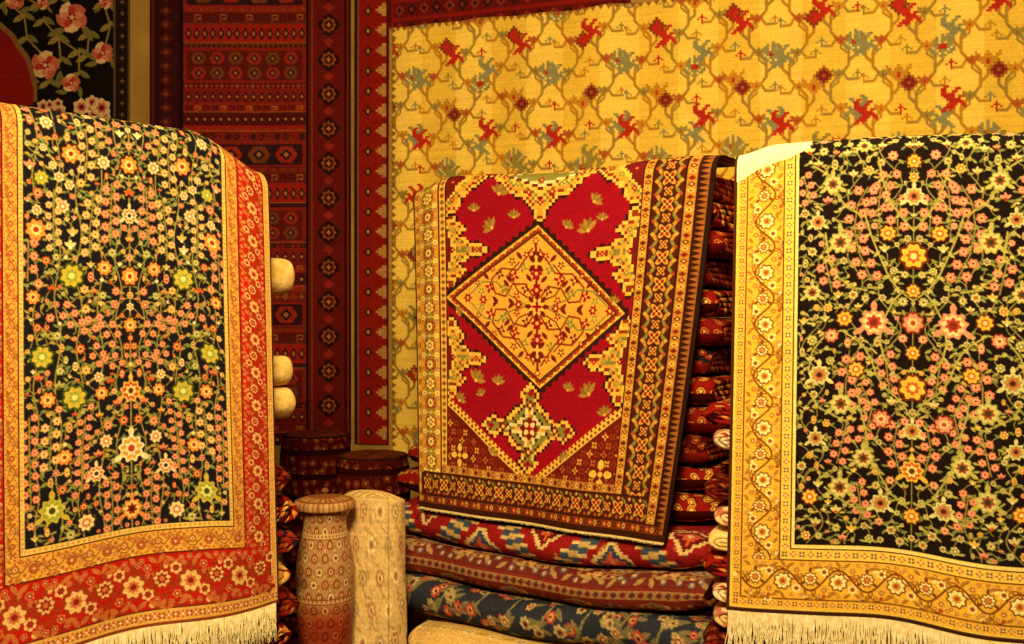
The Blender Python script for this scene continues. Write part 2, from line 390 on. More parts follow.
def band(cv,x0,y0,x1,y1,vert,kind,ground,c,step=26,flip=False):
    cv.rect(x0,y0,x1,y1,ground)
    L=(y1-y0) if vert else (x1-x0); w=(x1-x0) if vert else (y1-y0)
    if kind=='none': return
    n=max(1,int(round(L/step))); st=L/n
    def T(a,b): return (x0+b,y0+a) if vert else (x0+a,y0+b)
    def rot(a): return a if not vert else math.pi/2-a
    if kind=='scroll':
        amp=w*.27; vine=[T(a,w/2+amp*math.sin(a/st*math.pi)) for a in np.arange(0,L,1.5)]
        r=random.Random(int(L*3+w*7))
        for i in range(n*2):
            a=(i+.25)*st/2; s=1 if i%2 else -1; b=w/2+amp*math.sin(a/st*math.pi)
            for dr in (1,-1):
                P=[T(a+dr*(u*w*.26*math.cos(u*3.3)),b+s*u*w*.34*math.sin(u*2.6)) for u in np.linspace(0,1,9)]
                cv.pl(P,max(1.2,w*.032),c[3]); cv.disc(*P[-1],w*.055,c[0] if dr>0 else c[2])
                cv.leaf(P[5][0],P[5][1],w*.10,w*.045,rot(s*dr*.8),c[4])
        cv.pl(vine,max(1.6,w*.05),c[3])
        for i in range(n):
            a=(i+.5)*st; s=1 if i%2 else -1
            x,y=T(a,w/2+s*w*.04); rr=w*.21
            if i%2: cv.rosette(x,y,rr,c[0],c[1],c[2],n=8,out=c[3])
            else: cv.palm(x,y,rr*.95,c[3],c[0],c[2],c[1])
            x2,y2=T(a+.5*st,w*.5+s*w*.22); cv.rosette(x2,y2,w*.12,c[0],c[2],c[3],n=6)
            x2,y2=T(a+.5*st,w*.5-s*w*.26); cv.rosette(x2,y2,w*.09,c[1],c[2],c[0],n=5)
            for da,db in ((-.3,.4),(.3,.4),(-.3,-.4),(.3,-.4),(0,.42),(0,-.42),(.18,-.33),(-.18,.33)):
                x2,y2=T(a+da*st,w/2+db*w)
                if r.random()<.5: cv.leaf(x2,y2,w*.11,w*.045,rot(da*5+s),c[4])
                else: cv.rosette(x2,y2,w*.065,c[1],c[2],c[0],n=5)
    elif kind=='fine':
        for ph in (0,math.pi):
            cv.pl([T(a,w/2+w*.30*math.sin(a/st*math.pi+ph)) for a in np.arange(0,L,2.)],1.8,c[3])
        for i in range(n):
            a=(i+.5)*st
            x,y=T(a,w/2); cv.flower(x,y,w*.27,8,c[3],0,.08)
            (cv.rosette if i%2 else cv.palm)(*((x,y,w*.24,c[0],c[1],c[2]) if i%2 else (x,y,w*.22,c[1],c[0],c[2],c[3])))
            for da in (-.25,.25,.5):
                for db in (-.36,.36):
                    x2,y2=T(a+da*st,w/2+db*w); cv.rosette(x2,y2,w*(.115 if da==.5 else .09),c[0] if da==.5 else c[1],c[2],c[3],n=6)
            for da in (.38,-.38):
                for db in (-.17,.17):
                    x2,y2=T(a+da*st,w/2+db*w); cv.leaf(x2,y2,w*.11,w*.05,rot(da*4*db*6),c[4])
            x2,y2=T(a+.5*st,w/2); cv.rosette(x2,y2,w*.11,c[4],c[2],c[0],n=6)
    elif kind=='dots':
        for i in range(n):
            x,y=T((i+.5)*st,w/2); cv.flower(x,y,w*.36,4,c[i%2],0 if i%2 else .78,.3); cv.disc(x,y,w*.12,c[2])
    elif kind=='diam':
        for i in range(n):
            a=(i+.5)*st; h=w*.42; g=st*.42
            cv.poly([T(a-g,w/2),T(a,w/2-h),T(a+g,w/2),T(a,w/2+h)],c[i%len(c)])
            cv.poly([T(a-g*.45,w/2),T(a,w/2-h*.45),T(a+g*.45,w/2),T(a,w/2+h*.45)],c[(i+1)%len(c)])
    elif kind=='zig':
        for i in range(n):
            a=i*st; cv.poly([T(a,0),T(a+st/2,w),T(a+st,0)],c[0])

# ---------------- left carpet canvas
def left_canvas():
    K=640; W=int(.715*K); H=int(1.12*K); bot=.215*K; sd=.137*K
    cv=Cv(W,H,'#17151c'); ax=W/2; fy=H-bot; x0=sd
    px=lambda x,y:(min(ax,ax-abs(x-126)*1.37),(y-112)*1.376+18)
    Y1=('#c0ac3e','#8f9c3a','#e0d488','#3c4a1a'); OR=('#e08c40','#ecd080','#9c2a18','#3a1a10'); CR=('#e0cc98','#c46a40','#f0e4bc','#3a2a18')
    big=[]
    for (x,y,r,t,c) in [(68,155,11,'r',OR),(100,160,8,'r',CR),(126,160,11,'r',OR),(45,128,8,'r',CR),(35,228,12,'r',OR),(68,270,13,'r',Y1),(100,262,9,'r',OR),(126,270,11,'r',OR),
        (40,345,12,'r',Y1),(32,290,8,'r',OR),(70,385,13,'r',Y1),(45,385,9,'r',OR),(96,383,8,'r',OR),(126,383,14,'p',('#d8a84a','#b4522a','#e8d090','#5a2a18')),(126,440,17,'p',('#e8dcb0','#d09c3a','#ecdcc0','#a83a20')),
        (126,318,9,'r',OR),(90,460,10,'p',CR),(60,440,9,'r',OR),(48,488,15,'p',Y1),(36,515,8,'r',OR),(80,505,10,'r',CR),(126,500,13,'p',OR),(100,430,8,'r',CR),(126,210,10,'p',CR),(60,205,8,'r',CR),(40,180,8,'r',Y1)]:
        X,Y=px(x,y)
        if Y<fy-r: big.append((X,Y,r*1.15,'palm' if t=='p' else 'r',c))
    PK=('#d87c60','#ecb080','#942c20'); PK2=('#d8a464','#ecd094','#a04428')
    st=[]
    for i,a in enumerate(([(90,195),(86,225),(86,252)],[(60,300),(75,318),(100,314),(112,335)],[(88,340),(100,355),(118,350)],[(52,190),(51,215),(52,248)],[(80,405),(76,440),(76,475)],
              [(104,465),(106,490),(105,520)],[(48,405),(46,450)],[(108,180),(107,205),(106,240)],[(28,400),(28,440),(29,485)],[(82,130),(84,145),(82,180)],[(28,240),(27,275)])):
        st.append(([px(*p) for p in a],5.6,PK if i%3 else PK2))
    sm=[('#d8a04a','#e8cc90','#8a3418'),('#ccac60','#9a4a1a','#e4d09c'),('#d06c4c','#e8bc8c','#7a2014'),('#d88a68','#9a2c1c','#e8cc98'),('#a4a058','#d0c890','#5a4a14'),('#dcc890','#a8602c','#f0e4b8'),('#c8582e','#e0b870','#40140c'),('#d8805a','#e4c48c','#802010')]
    floral(cv,x0+1,ax,0,fy,3,big,st,sm,['#8a8a48','#a08c40','#6f7f44'],'#8c803c',rs=(2.8,7.2),gap=2.2,lp=.42,vw=2.0,vx=(.1,.3,.5,.7,.88),am=(2,5))
    cv.mirror(x0,W-x0)
    RD='#b41c0e'
    def frame(o,w,ob,wb,kind,g,c,step,fb=1.15):
        band(cv,o,0,o+w,H-ob,True,kind,g,c,step); band(cv,W-o-w,0,W-o,H-ob,True,kind,g,c,step)
        band(cv,o,H-ob-wb,W-o,H-ob,False,kind,g,c,step*fb)
    cv.rect(0,0,sd,H,'#e4b048');cv.rect(W-sd,0,W,H,'#e4b048');cv.rect(0,fy,W,H,'#e4b048')
    frame(0,3,0,4,'none','#8a3a1c',None,9)
    frame(3,10,4,17,'dots','#e0b058',['#a8462a','#c8643a','#f0dca0'],8)
    frame(13,2,21,2,'none','#5a2010',None,9)
    frame(15,46,23,74,'scroll',RD,['#e4ba78','#c46a40','#8a2018','#983618','#bc6c38'],26,1.5)
    frame(61,2,97,2,'none','#4a1a10',None,9)
    frame(63,17,99,30,'scroll','#dca444',['#b4542e','#a8603a','#ecd08c','#98582c','#b87234'],18,1.3)
    frame(80,2,129,2,'none','#5a2a14',None,9)
    frame(82,5,131,7,'dots','#e8c468',['#9a4a1c','#b85a2a','#f0e0a0'],6)
    return cv.out(.07,1)
# ---------------- right carpet canvas
def right_canvas():
    K=640; W=int(.767*K); H=int(1.083*K); sd=.144*K; bot=.155*K
    cv=Cv(W,H,'#190f0c'); ax=W/2; fy=H-bot; x0=sd
    px=lambda x,y:(ax-abs(x-915)*1.33,(y-142)*1.38+18)
    Yl=('#e4b844','#c4582c','#f0dc88','#6a2a12'); Pk=('#dc8e70','#e8cc94','#b03c28','#7a2a1a'); Cr=('#d4cc8c','#a89450','#c06440','#3a2a14'); Gr=('#b4ac5a','#d0c884','#944a28','#3a3a18')
    big=[]
    for (x,y,r,t,c) in [(915,265,15,'r',Yl),(915,300,8,'r',Yl),(915,332,12,'r',Pk),(915,362,8,'r',Yl),(915,397,15,'r',Yl),(877,332,17,'p',Pk),(848,328,9,'r',Yl),(915,205,12,'p',Cr),(915,170,8,'r',Yl),
        (843,250,14,'p',Gr),(820,228,10,'p',Cr),(890,242,9,'r',Yl),(866,152,9,'p',Gr),(835,190,12,'p',Gr),(823,385,13,'p',Cr),(845,415,14,'p',Gr),(820,450,10,'p',Cr),(868,470,13,'p',Gr),(885,430,10,'r',Pk),(915,440,11,'p',Cr),
        (915,480,14,'p',Yl),(845,500,14,'p',Gr),(815,510,9,'r',Yl),(885,515,12,'p',Cr),(915,525,9,'r',Yl),(860,380,9,'r',Yl),(815,300,11,'p',Gr),(835,345,8,'r',Pk)]:
        X,Y=px(x,y)
        if Y<fy-r: big.append((X,Y,r*1.15,'palm' if t=='p' else 'r',c))
    P5=('#dc7c64','#ecb88c','#943024')
    st=[([px(*p) for p in a],6.4,P5) for a in ([(870,195),(860,212),(857,235),(862,262),(875,290)],[(893,180),(882,200),(880,225)],[(858,365),(850,390),(850,420)],[(865,395),(876,420),(868,452)],
        [(902,430),(897,455),(903,482)],[(828,268),(835,300)],[(805,180),(812,208)],[(898,208),(900,245)],[(850,440),(842,475)],[(888,365),(893,402)],[(862,495),(868,532)])]
    sm=[('#d0c480','#8a7e3c','#c0502c'),('#c4b868','#707034','#e0d8a8'),('#d88c70','#e0c08c','#9a2c1c'),('#dcb450','#b0582a','#ecdc9c'),('#b0a860','#d0c890','#7a3c1c'),('#ccbc80','#62622c','#cc9464')]
    vines=[[(915,430),(905,412),(890,400),(880,386),(875,370),(868,358),(860,350),(845,340)],[(915,400),(898,385),(887,368),(883,350),(886,330),(895,312),(905,300)],[(915,520),(896,506),(880,480),(872,460),(870,440),(864,420),(862,400)],[(915,310),(902,300),(892,288),(882,265),(874,245),(868,225)],[(915,240),(903,226),(892,210),(885,190),(880,165)],[(870,300),(855,296),(842,287),(832,270),(828,240)],[(860,430),(848,432),(835,425),(822,418),(815,405)],[(900,510),(880,520),(860,520),(845,512),(830,500)],[(868,225),(850,215),(838,200),(830,180),(815,170)],[(845,340),(828,345),(816,360),(812,380),(818,398)]]
    floral(cv,x0+1,ax,0,fy,11,big,st,sm,['#949048','#aca454','#748048'],'#8c8444',rs=(2.8,7.4),gap=3.2,lp=.5,vw=1.7,vx=(.14,.5,.8),am=(10,16))
    for v in vines:
        P=[px(*p) for p in v]; cv.pl(P,2.4,'#aca454')
        for i in range(1,len(P)-1): cv.leaf(P[i][0]+4,P[i][1]+2,5.5,2,.7,'#94904a'); cv.leaf(P[i][0]-4,P[i][1]-2,5.5,2,-.7,'#b4ac60')
    for b in big:
        if b[3]=='palm': cv.palm(b[0],b[1],b[2],*b[4])
        else: cv.rosette(b[0],b[1],b[2],*b[4][:3],n=8,out=b[4][3])
    cv.mirror(x0,W-x0)
    def frame(o,w,kind,g,c,step):
        ob=o*1.07; wb=w*1.07
        band(cv,o,0,o+w,H-ob,True,kind,g,c,step); band(cv,W-o-w,0,W-o,H-ob,True,kind,g,c,step)
        band(cv,o,H-ob-wb,W-o,H-ob,False,kind,g,c,step)
    cv.rect(0,0,sd,H,'#e8bc4c');cv.rect(W-sd,0,W,H,'#e8bc4c');cv.rect(0,fy,W,H,'#e8bc4c')
    frame(0,5,'none','#3a1c10',None,9)
    frame(5,3,'none','#f0c858',None,9)
    frame(8,11,'dots','#e8b444',['#6a341c','#b86a2c','#f8e8a0'],10)
    frame(19,2,'none','#6a3a12',None,9)
    frame(21,50,'scroll','#e8b43e',['#fae8a0','#c88c34','#a8502a','#7a4414','#a8742a'],38)
    frame(71,2,'none','#6a3a12',None,9)
    frame(73,13,'dots','#f0c858',['#7a4a20','#c0742c','#fcf0b8'],12)
    frame(86,2,'none','#5a3012',None,9)
    frame(88,4,'none','#f4dc88',None,9)
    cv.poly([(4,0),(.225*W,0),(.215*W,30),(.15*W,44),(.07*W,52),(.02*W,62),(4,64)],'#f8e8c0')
    return cv.out(.07,2)
# ---------------- centre carpet
COo=(-.32,3.2); CE=(.8672,-.4980); CN=(-.4980,-.8672); CZT=1.905; CR_=.05; CH=1.052
cL=lambda t:-.014+.055*t+.040*t*t
cR=lambda t:1.01-.118*t
def c2c(px,py,W,H):
    k=(px-512)/1000; a=(3.2*k+.32)/(CE[0]-CE[1]*k) ; y=3.2+CE[1]*a; z=1.45-(py-322)/1000*y
    V=CZT-z+.0285; V=min(max(V,0),CH); t=V/CH
    s=(a-cL(t)+.034*t*t)/(cR(t)-cL(t)); return (s*W,t*H)
def centre_canvas():
    W,H=520,560; cv=Cv(W,H,'#8e0f1c')
    p=lambda *q:[c2c(x,y,W,H) for x,y in q]
    GD='#dca03a'; GL='#f0be50'; DK='#34160c'; BR='#8c3416'; GR='#84803a'; CRM='#980a20'; RB='#6e1a12'; CM='#ecd494'
    cv.rect(0,0,W,H,CRM)
    def serr(pts,size=5,d_=.55):
        Q=[]; n=len(pts)
        for i in range(n):
            a=np.array(pts[i]);b=np.array(pts[(i+1)%n]); L=np.linalg.norm(b-a); m=max(1,int(L/size/2))
            d=(b-a)/L; nn=np.array([d[1],-d[0]])
            for k in range(m):
                Q.append(a+(b-a)*k/m); Q.append(a+(b-a)*(k+.5)/m+nn*size*d_)
        return [tuple(v) for v in Q]
    def filled(pts,layers):
        P=np.array(pts); c=P.mean(0)
        for f,col in layers: cv.poly([tuple(c+(v-c)*f) for v in P],col)
    filled(p((430,385),(532,478),(430,490)),[(1,RB)]); filled(p((640,392),(532,478),(640,515)),[(1,RB)])
    a,b,c=p((440,390),(532,476),(636,396))
    for yy in range(0,130,13):
        for xx in range(0,W,13):
            x=xx+(6 if (yy//13)%2 else 0)+6; y=H*.68+yy
            for (u,v,s_) in ((a,b,1),(c,b,-1)):
                t=(x-u[0])/(v[0]-u[0])
                if 0<=t<=1 and y>u[1]+(v[1]-u[1])*t+14:
                    cc=[GD,BR,'#b85a2a',BR][(xx//13+yy//13)%4]
                    cv.flower(x,y,6.2,4,cc,0 if (xx//13)%2 else .78,.3); cv.disc(x,y,1.6,DK)
    for (u,v) in ((a,b),(b,c)):
        n=26
        cv.line(*u,*v,12,DK); cv.line(*u,*v,9,GL)
        for i in range(n+1):
            x=u[0]+(v[0]-u[0])*i/n; y=u[1]+(v[1]-u[1])*i/n; cv.flower(x,y,3.0,4,BR if i%2 else RB,0)
            if i<n: cv.flower(x+(v[0]-u[0])/n/2,y+(v[1]-u[1])/n/2-7,3.6,4,GL,0)
    for (x,y,s) in ((464,450,1.1),(602,464,1.25)):
        X,Y=p((x,y))[0]; r_=17*s
        cv.flower(X,Y,r_*1.15,4,DK,0,.3); cv.flower(X,Y,r_,4,GL,0,.32); cv.flower(X,Y,r_*.62,4,RB,.78,.3); cv.disc(X,Y,r_*.2,GL)
    xl=int(.140*W); xr=int(.795*W); yb=int(.895*H)
    def lobed(L,cols,q=5,**k):
        for sh,c_ in cols: cv.lobes(L,sh,c_,q,**k)
    LAY=[(-3,DK),(0,GL),(6,BR),(9,GD),(16,GR),(19,GL),(26,RB)]
    for (x,y,d) in ((440,252,1),(645,250,-1),(440,356,1),(645,358,-1)):
        X,Y=p((x,y))[0]; X=xl if d>0 else xr
        L=[(X,Y,38,62,0),(X,Y,26,36,1),(X+d*32,Y,32,20,0),(X+d*30,Y,20,14,1),(X+d*58,Y,24,13,0),(X+d*14,Y-34,24,18,0),(X+d*14,Y+34,24,18,0),(X+d*8,Y-54,12,14,0),(X+d*8,Y+54,12,14,0)]
        lobed(L,LAY)
        for (u,v) in ((12,0),(40,0),(14,-32),(14,32),(58,0),(26,-14),(26,14)):
            cv.flower(X+d*u,Y+v,5,4,CRM if u in(12,58) else GR,0); cv.disc(X+d*u,Y+v,1.6,GL)
    for (x,y,d) in ((440,168,1),(645,160,-1)):
        X,Y=p((x,y))[0]; X=xl if d>0 else xr; Y=20
        L=[(X,Y,62,66,0),(X,Y,36,40,1),(X+d*34,Y+14,24,20,0),(X+d*12,Y+40,20,24,0),(X+d*54,Y,22,22,0)]
        lobed(L,LAY)
        for (u,v) in ((12,8),(34,14),(12,38),(54,0)): cv.flower(X+d*u,Y+v,5,4,GR if u==34 else CRM,0); cv.disc(X+d*u,Y+v,1.6,GL)
    X,Y=p((541,168))[0]; Y=18
    L=[(X,Y,96,52,0),(X,Y,54,36,1),(X-40,Y+16,32,24,0),(X+40,Y+16,32,24,0),(X,Y+40,30,32,0),(X,Y+62,14,20,0)]
    lobed(L,LAY+[(30,CM),(36,GR)])
    for (u,v) in ((0,10),(-40,16),(40,16),(0,46),(-66,2),(66,2),(-20,30),(20,30)): cv.flower(X+u,Y+v,6,4,CRM if v!=16 else GR,0); cv.disc(X+u,Y+v,2,GL)
    dm=p((538,221),(627,311),(540,384),(446,298)); cen=np.array(p((537,303))[0]); D=np.array(dm)
    sc=lambda f:[tuple(cen+(v-cen)*f) for v in D]
    cv.poly(serr(sc(1.03),7,.8),DK); cv.poly(sc(.985),GL); cv.poly(sc(.955),BR)
    for e_ in range(4):
        u=np.array(sc(.955)[e_]);v=np.array(sc(.955)[(e_+1)%4])
        for i in range(24):
            q_=u+(v-u)*(i+.5)/24; cv.disc(q_[0],q_[1],2.3,GL if i%2 else '#d2612a')
    cv.poly(sc(.90),DK); cv.poly(sc(.88),'#e4aa42')
    ex=(D[1]-D[3])/2; ey=(D[2]-D[0])/2
    def dd(u,v): return tuple(cen+ex*u+ey*v)
    for sx in (1,-1):
        for sy in (1,-1):
            pts=[dd(sx*u,sy*v) for u,v in ((.02,.08),(.12,.26),(.26,.24),(.34,.08),(.46,.10),(.5,.26),(.38,.42),(.2,.42),(.12,.56),(.04,.7))]
            cv.pl(pts,3.0,BR)
            pts=[dd(sx*u,sy*v) for u,v in ((.1,.0),(.3,.1),(.44,.24),(.6,.22),(.74,.06))]; cv.pl(pts,2.4,GR)
            pts=[dd(sx*u,sy*v) for u,v in ((.1,.1),(.2,.16),(.3,.36),(.18,.52))]; cv.pl(pts,2.2,RB)
            for (u,v,r_,c_) in ((.12,.20,7,RB),(.22,.10,6,CRM),(.24,.34,8,CRM),(.36,.18,8,GR),(.40,.34,7,RB),(.52,.16,8,CRM),(.14,.46,7,GR),(.26,.52,6,RB),(.10,.62,6,CRM),(.62,.10,6,GR),(.66,.2,5,RB),(.48,.4,5,CRM)):
                x,y=dd(u*sx,v*sy); cv.flower(x,y,r_*1.15,4 if r_>6 else 5,c_,.3,.35); cv.disc(x,y,2,GL)
            for (u,v) in ((.3,.3),(.46,.02),(.18,.6),(.56,.3),(.33,.24),(.08,.34),(.28,.02)):
                x,y=dd(sx*u,sy*v); cv.leaf(x,y,8,3.2,.8*sx*sy,RB)
    cv.line(*dd(0,-.78),*dd(0,.78),4,RB)
    for t_ in np.linspace(-.8,.8,9):
        x,y=dd(0,t_); cv.flower(x,y,11 if abs(t_)<.7 else 6,6,RB if int(abs(t_)*5)%2 else CRM,0); cv.disc(x,y,3,GL)
    for t_ in (-.78,-.6,-.2,.2,.6,.78):
        x,y=dd(t_,0); cv.flower(x,y,8,6,CRM,0); cv.disc(x,y,2.5,GL)
    x,y=dd(0,0); cv.flower(x,y,22,8,RB,0,.2); cv.flower(x,y,15,8,GL,.4,.2); cv.flower(x,y,9,4,CRM,0,.3)
    for sy in (1,-1):
        x,y=dd(0,.52*sy); cv.flower(x,y,17,4,RB,.78,.4); cv.flower(x,y,8,4,GL,0,.3)
    cx,cy=p((530,422))[0]
    L=[(cx,cy,74,34,0),(cx,cy,50,26,1),(cx,cy,38,62,0),(cx,cy,28,44,1),(cx,cy,44,38,1),(cx-68,cy,26,18,0),(cx+68,cy,26,18,0),(cx,cy-52,20,18,0),(cx,cy+52,20,18,0)]
    lobed(L,[(-3,DK),(0,GL),(6,RB),(9,GR),(17,DK),(19,CM),(27,GR),(30,GD)])
    for sx,sy in ((1,0),(-1,0),(0,1),(0,-1)):
        X,Y=cx+sx*50,cy+sy*36; cv.flower(X,Y,8,4,RB,0,.2); cv.disc(X,Y,3,GL)
        cv.flower(cx+sx*74,cy+sy*54,6,4,CRM,0,.2)
    cv.flower(cx,cy,18,8,RB,0,.12); cv.flower(cx,cy,13,4,CM,.78,.25); cv.flower(cx,cy,7,4,CRM,0,.25)
    for (x,y,s,an) in ((499,194,1.1,.3),(588,228,1.2,-.4),(492,228,1.1,-.9),(594,200,.9,.8),(478,378,1.2,.5),(590,388,1.2,-.6),(462,398,.9,.6),(606,408,.9,-.2),(514,216,.8,0),(566,224,.8,.6),(458,312,.7,1.2),(614,300,.7,.2),(474,212,.8,0),(500,380,.9,.1),(568,384,.8,.3),(602,218,.7,.1),(484,392,.7,-.4),(496,448,.8,.4),(566,450,.8,-.4)):
        X,Y=p((x,y))[0]
        for k in range(-2,3):
            a_=an+k*.55-1.57; cv.leaf(X+math.cos(a_)*8*s,Y+math.sin(a_)*8*s,9*s,3.4*s,a_,'#8d6a2c' if k%2 else '#a88038')
        cv.disc(X,Y,2.5*s,GL)
    band(cv,0,0,3,H,True,'none',DK,None); 
    band(cv,3,0,13,H,True,'diam','#c88c34',['#f6cc64','#7a3414'],10)
    band(cv,13,0,xl-16,H,True,'fine','#dc9e34',['#fcd870','#b0562a','#f0e0a0','#7a4018','#8c8234'],32)
    band(cv,xl-16,0,xl-13,H,True,'none',DK,None)
    band(cv,xl-13,0,xl-2,H,True,'diam','#ecb24a',['#9a3818','#7a6a30'],11)
    band(cv,xl-2,0,xl,H,True,'none',DK,None)
    r0=xr
    band(cv,r0,0,r0+2,yb,True,'none',DK,None)
    band(cv,r0+2,0,r0+15,yb+10,True,'diam','#c88c34',['#7c2414','#f0c060','#4a2010'],8)
    band(cv,r0+15,0,r0+18,yb+10,True,'none',DK,None)
    band(cv,r0+18,0,r0+64,H,True,'none','#4c1c10',None)
    def bloss(x,y,r):
        cv.flower(x,y,r*1.15,4,DK,.78,.25); cv.flower(x,y,r,4,'#d89c40',.78,.28); cv.flower(x,y,r*.68,4,'#8c1c16',.78,.3); cv.flower(x,y,r*.4,4,GL,0,.3); cv.disc(x,y,r*.15,DK)
    y=10;i=0
    while y<H-30:
        for sx in (-1,1):
            cv.leaf(r0+41+sx*14,y+9,8,2.8,sx*-1.0,'#c08a38'); cv.leaf(r0+41+sx*14,y-1,7,2.6,sx*.9,GR); cv.flower(r0+41+sx*19,y+4,3.4,4,'#b04a24' if i%2 else GD,0)
        bloss(r0+41,y,13 if i%2==0 else 8.5)
        y+=19;i+=1
    band(cv,r0+64,0,r0+67,H,True,'none',DK,None)
    band(cv,r0+67,0,r0+82,H,True,'diam','#c08434',['#5a2410','#f0c060','#8a2a18'],9)
    band(cv,r0+82,0,r0+85,H,True,'none',DK,None)
    band(cv,r0+85,0,r0+99,H,True,'zig','#9a5c28',['#3a140c'],8)
    band(cv,r0+99,0,W,H,True,'none','#28140c',None)
    band(cv,xl-13,yb-14,r0+15,yb-2,False,'diam','#b87c34',['#7c2414','#f0c060','#4a2010'],9)
    cv.rect(14,yb-2,r0+64,yb,DK)
    cv.rect(8,yb,r0+66,yb+34,'#4c1c10'); x=24;i=0
    while x<r0+62:
        cv.leaf(x+10,yb+7,7,2.4,.8,GR); cv.leaf(x+10,yb+27,7,2.4,-.8,'#c08a38'); cv.flower(x,yb+4,3,4,GD,0); cv.flower(x,yb+30,3,4,'#b04a24',0); bloss(x,yb+17,12.5 if i%2==0 else 8.5); x+=20;i+=1
    cv.rect(4,yb+34,W-12,yb+36,DK)
    band(cv,5,yb+36,W-14,yb+47,False,'diam','#7a3418',['#e0a848','#2c120b','#b84a20'],9)
    cv.rect(0,yb+47,W,H,'#3a180c'); cv.rect(0,H-3,W,H,'#e0c488')
    return cv.out(.08,3)

# ---------------- golden kilim
B_HOOK=["......##.","..##...##","...##..##","#...#####",".##.####.","..#####..",".#####...","##.####..","#...####.",".....#.##"]
B_TUL=["#...#...#","##.###.##",".#######.",".###o###.","..##o##..","...###...","....#...."]
B_BUD=["...o...","..o#o..",".o###o.","o##o##o",".o###o.","..o#o..","...o..."]
B_PALM=["....#....","..#.#.#..",".##.#.##.","###.#.###",".##ooo##.","#.#ooo#.#","##.###.##",".##.#.##.","...###..."]
B_ARR=["...#...","..###..",".#.#.#.","...#...","...#..."]
def cream_canvas(W,H):
    cv=Cv(W,H,'#e6bc46')
    for x in range(0,W,88):
        cv.rect(x,0,x+44,H,'#f2ca58')
    RED='#b0281a'; MR='#7a2020'; OL='#90803a'; OC='#bc8424'; GY='#88835a'; BR='#6a3418'
    cw=42; ci=0; x=18
    while x<W+30:
        vc='#b07c24' if ci%2 else '#9c7a34'; off=-72+(ci%2)*33+(ci%3)*7
        yy=off;k=0
        while yy<H+60:
            sg=1 if k%2==0 else -1
            X=x+9*sg; w=2.9
            pts=[(X,yy),(X,yy+16),(X-5*sg,yy+22),(X-13*sg,yy+30),(X-18*sg,yy+36)]
            cv.pl(pts,w,vc)
            cv.pl([(X,yy+12),(X+7*sg,yy+5),(X+7*sg,yy-4)],w,vc)
            cv.pl([(X-6*sg,yy+23),(X-1*sg,yy+31),(X+7*sg,yy+31)],w*.9,vc)
            cv.pl([(X,yy+4),(X-8*sg,yy-3),(X-8*sg,yy-9)],w*.8,vc)
            t=(k*5+ci*3+(k//2)+(ci//2))%7; cx_=X+7*sg; cy_=yy-10; fl=sg
            M=[(B_BUD,3.1,{'#':RED,'o':BR}),(B_PALM,2.7,{'#':GY,'o':RED}),(B_HOOK,2.7,{'#':RED}),(B_HOOK,2.7,{'#':OL}),(B_TUL,2.8,{'#':OC,'o':RED}),(B_HOOK,2.7,{'#':GY}),(B_BUD,3.2,{'#':MR,'o':'#9a6424'})][t]
            cv.bmp(M[0],cx_,cy_,M[1],fl,M[2])
            cv.bmp(B_ARR,X+9*sg,yy+27,2.1,sg,{'#':[OL,RED,OC,GY,OC][(k*2+ci)%5]})
            cv.bmp(B_TUL,X-8*sg,yy-11,1.5,sg,{'#':[OC,'#a85a24',OL][(k+ci)%3],'o':RED})
            yy+=36;k+=1
        x+=cw;ci+=1
    cv.rect(0,0,5,H,'#a8803a'); 
    for y in range(0,H,9): cv.poly([(5,y),(11,y+4),(5,y+8)],'#8a5a28')
    for x in range(0,W,9): cv.poly([(x,0),(x+4,6),(x+8,0)],'#8a5a28')
    return cv.out(.035,5)
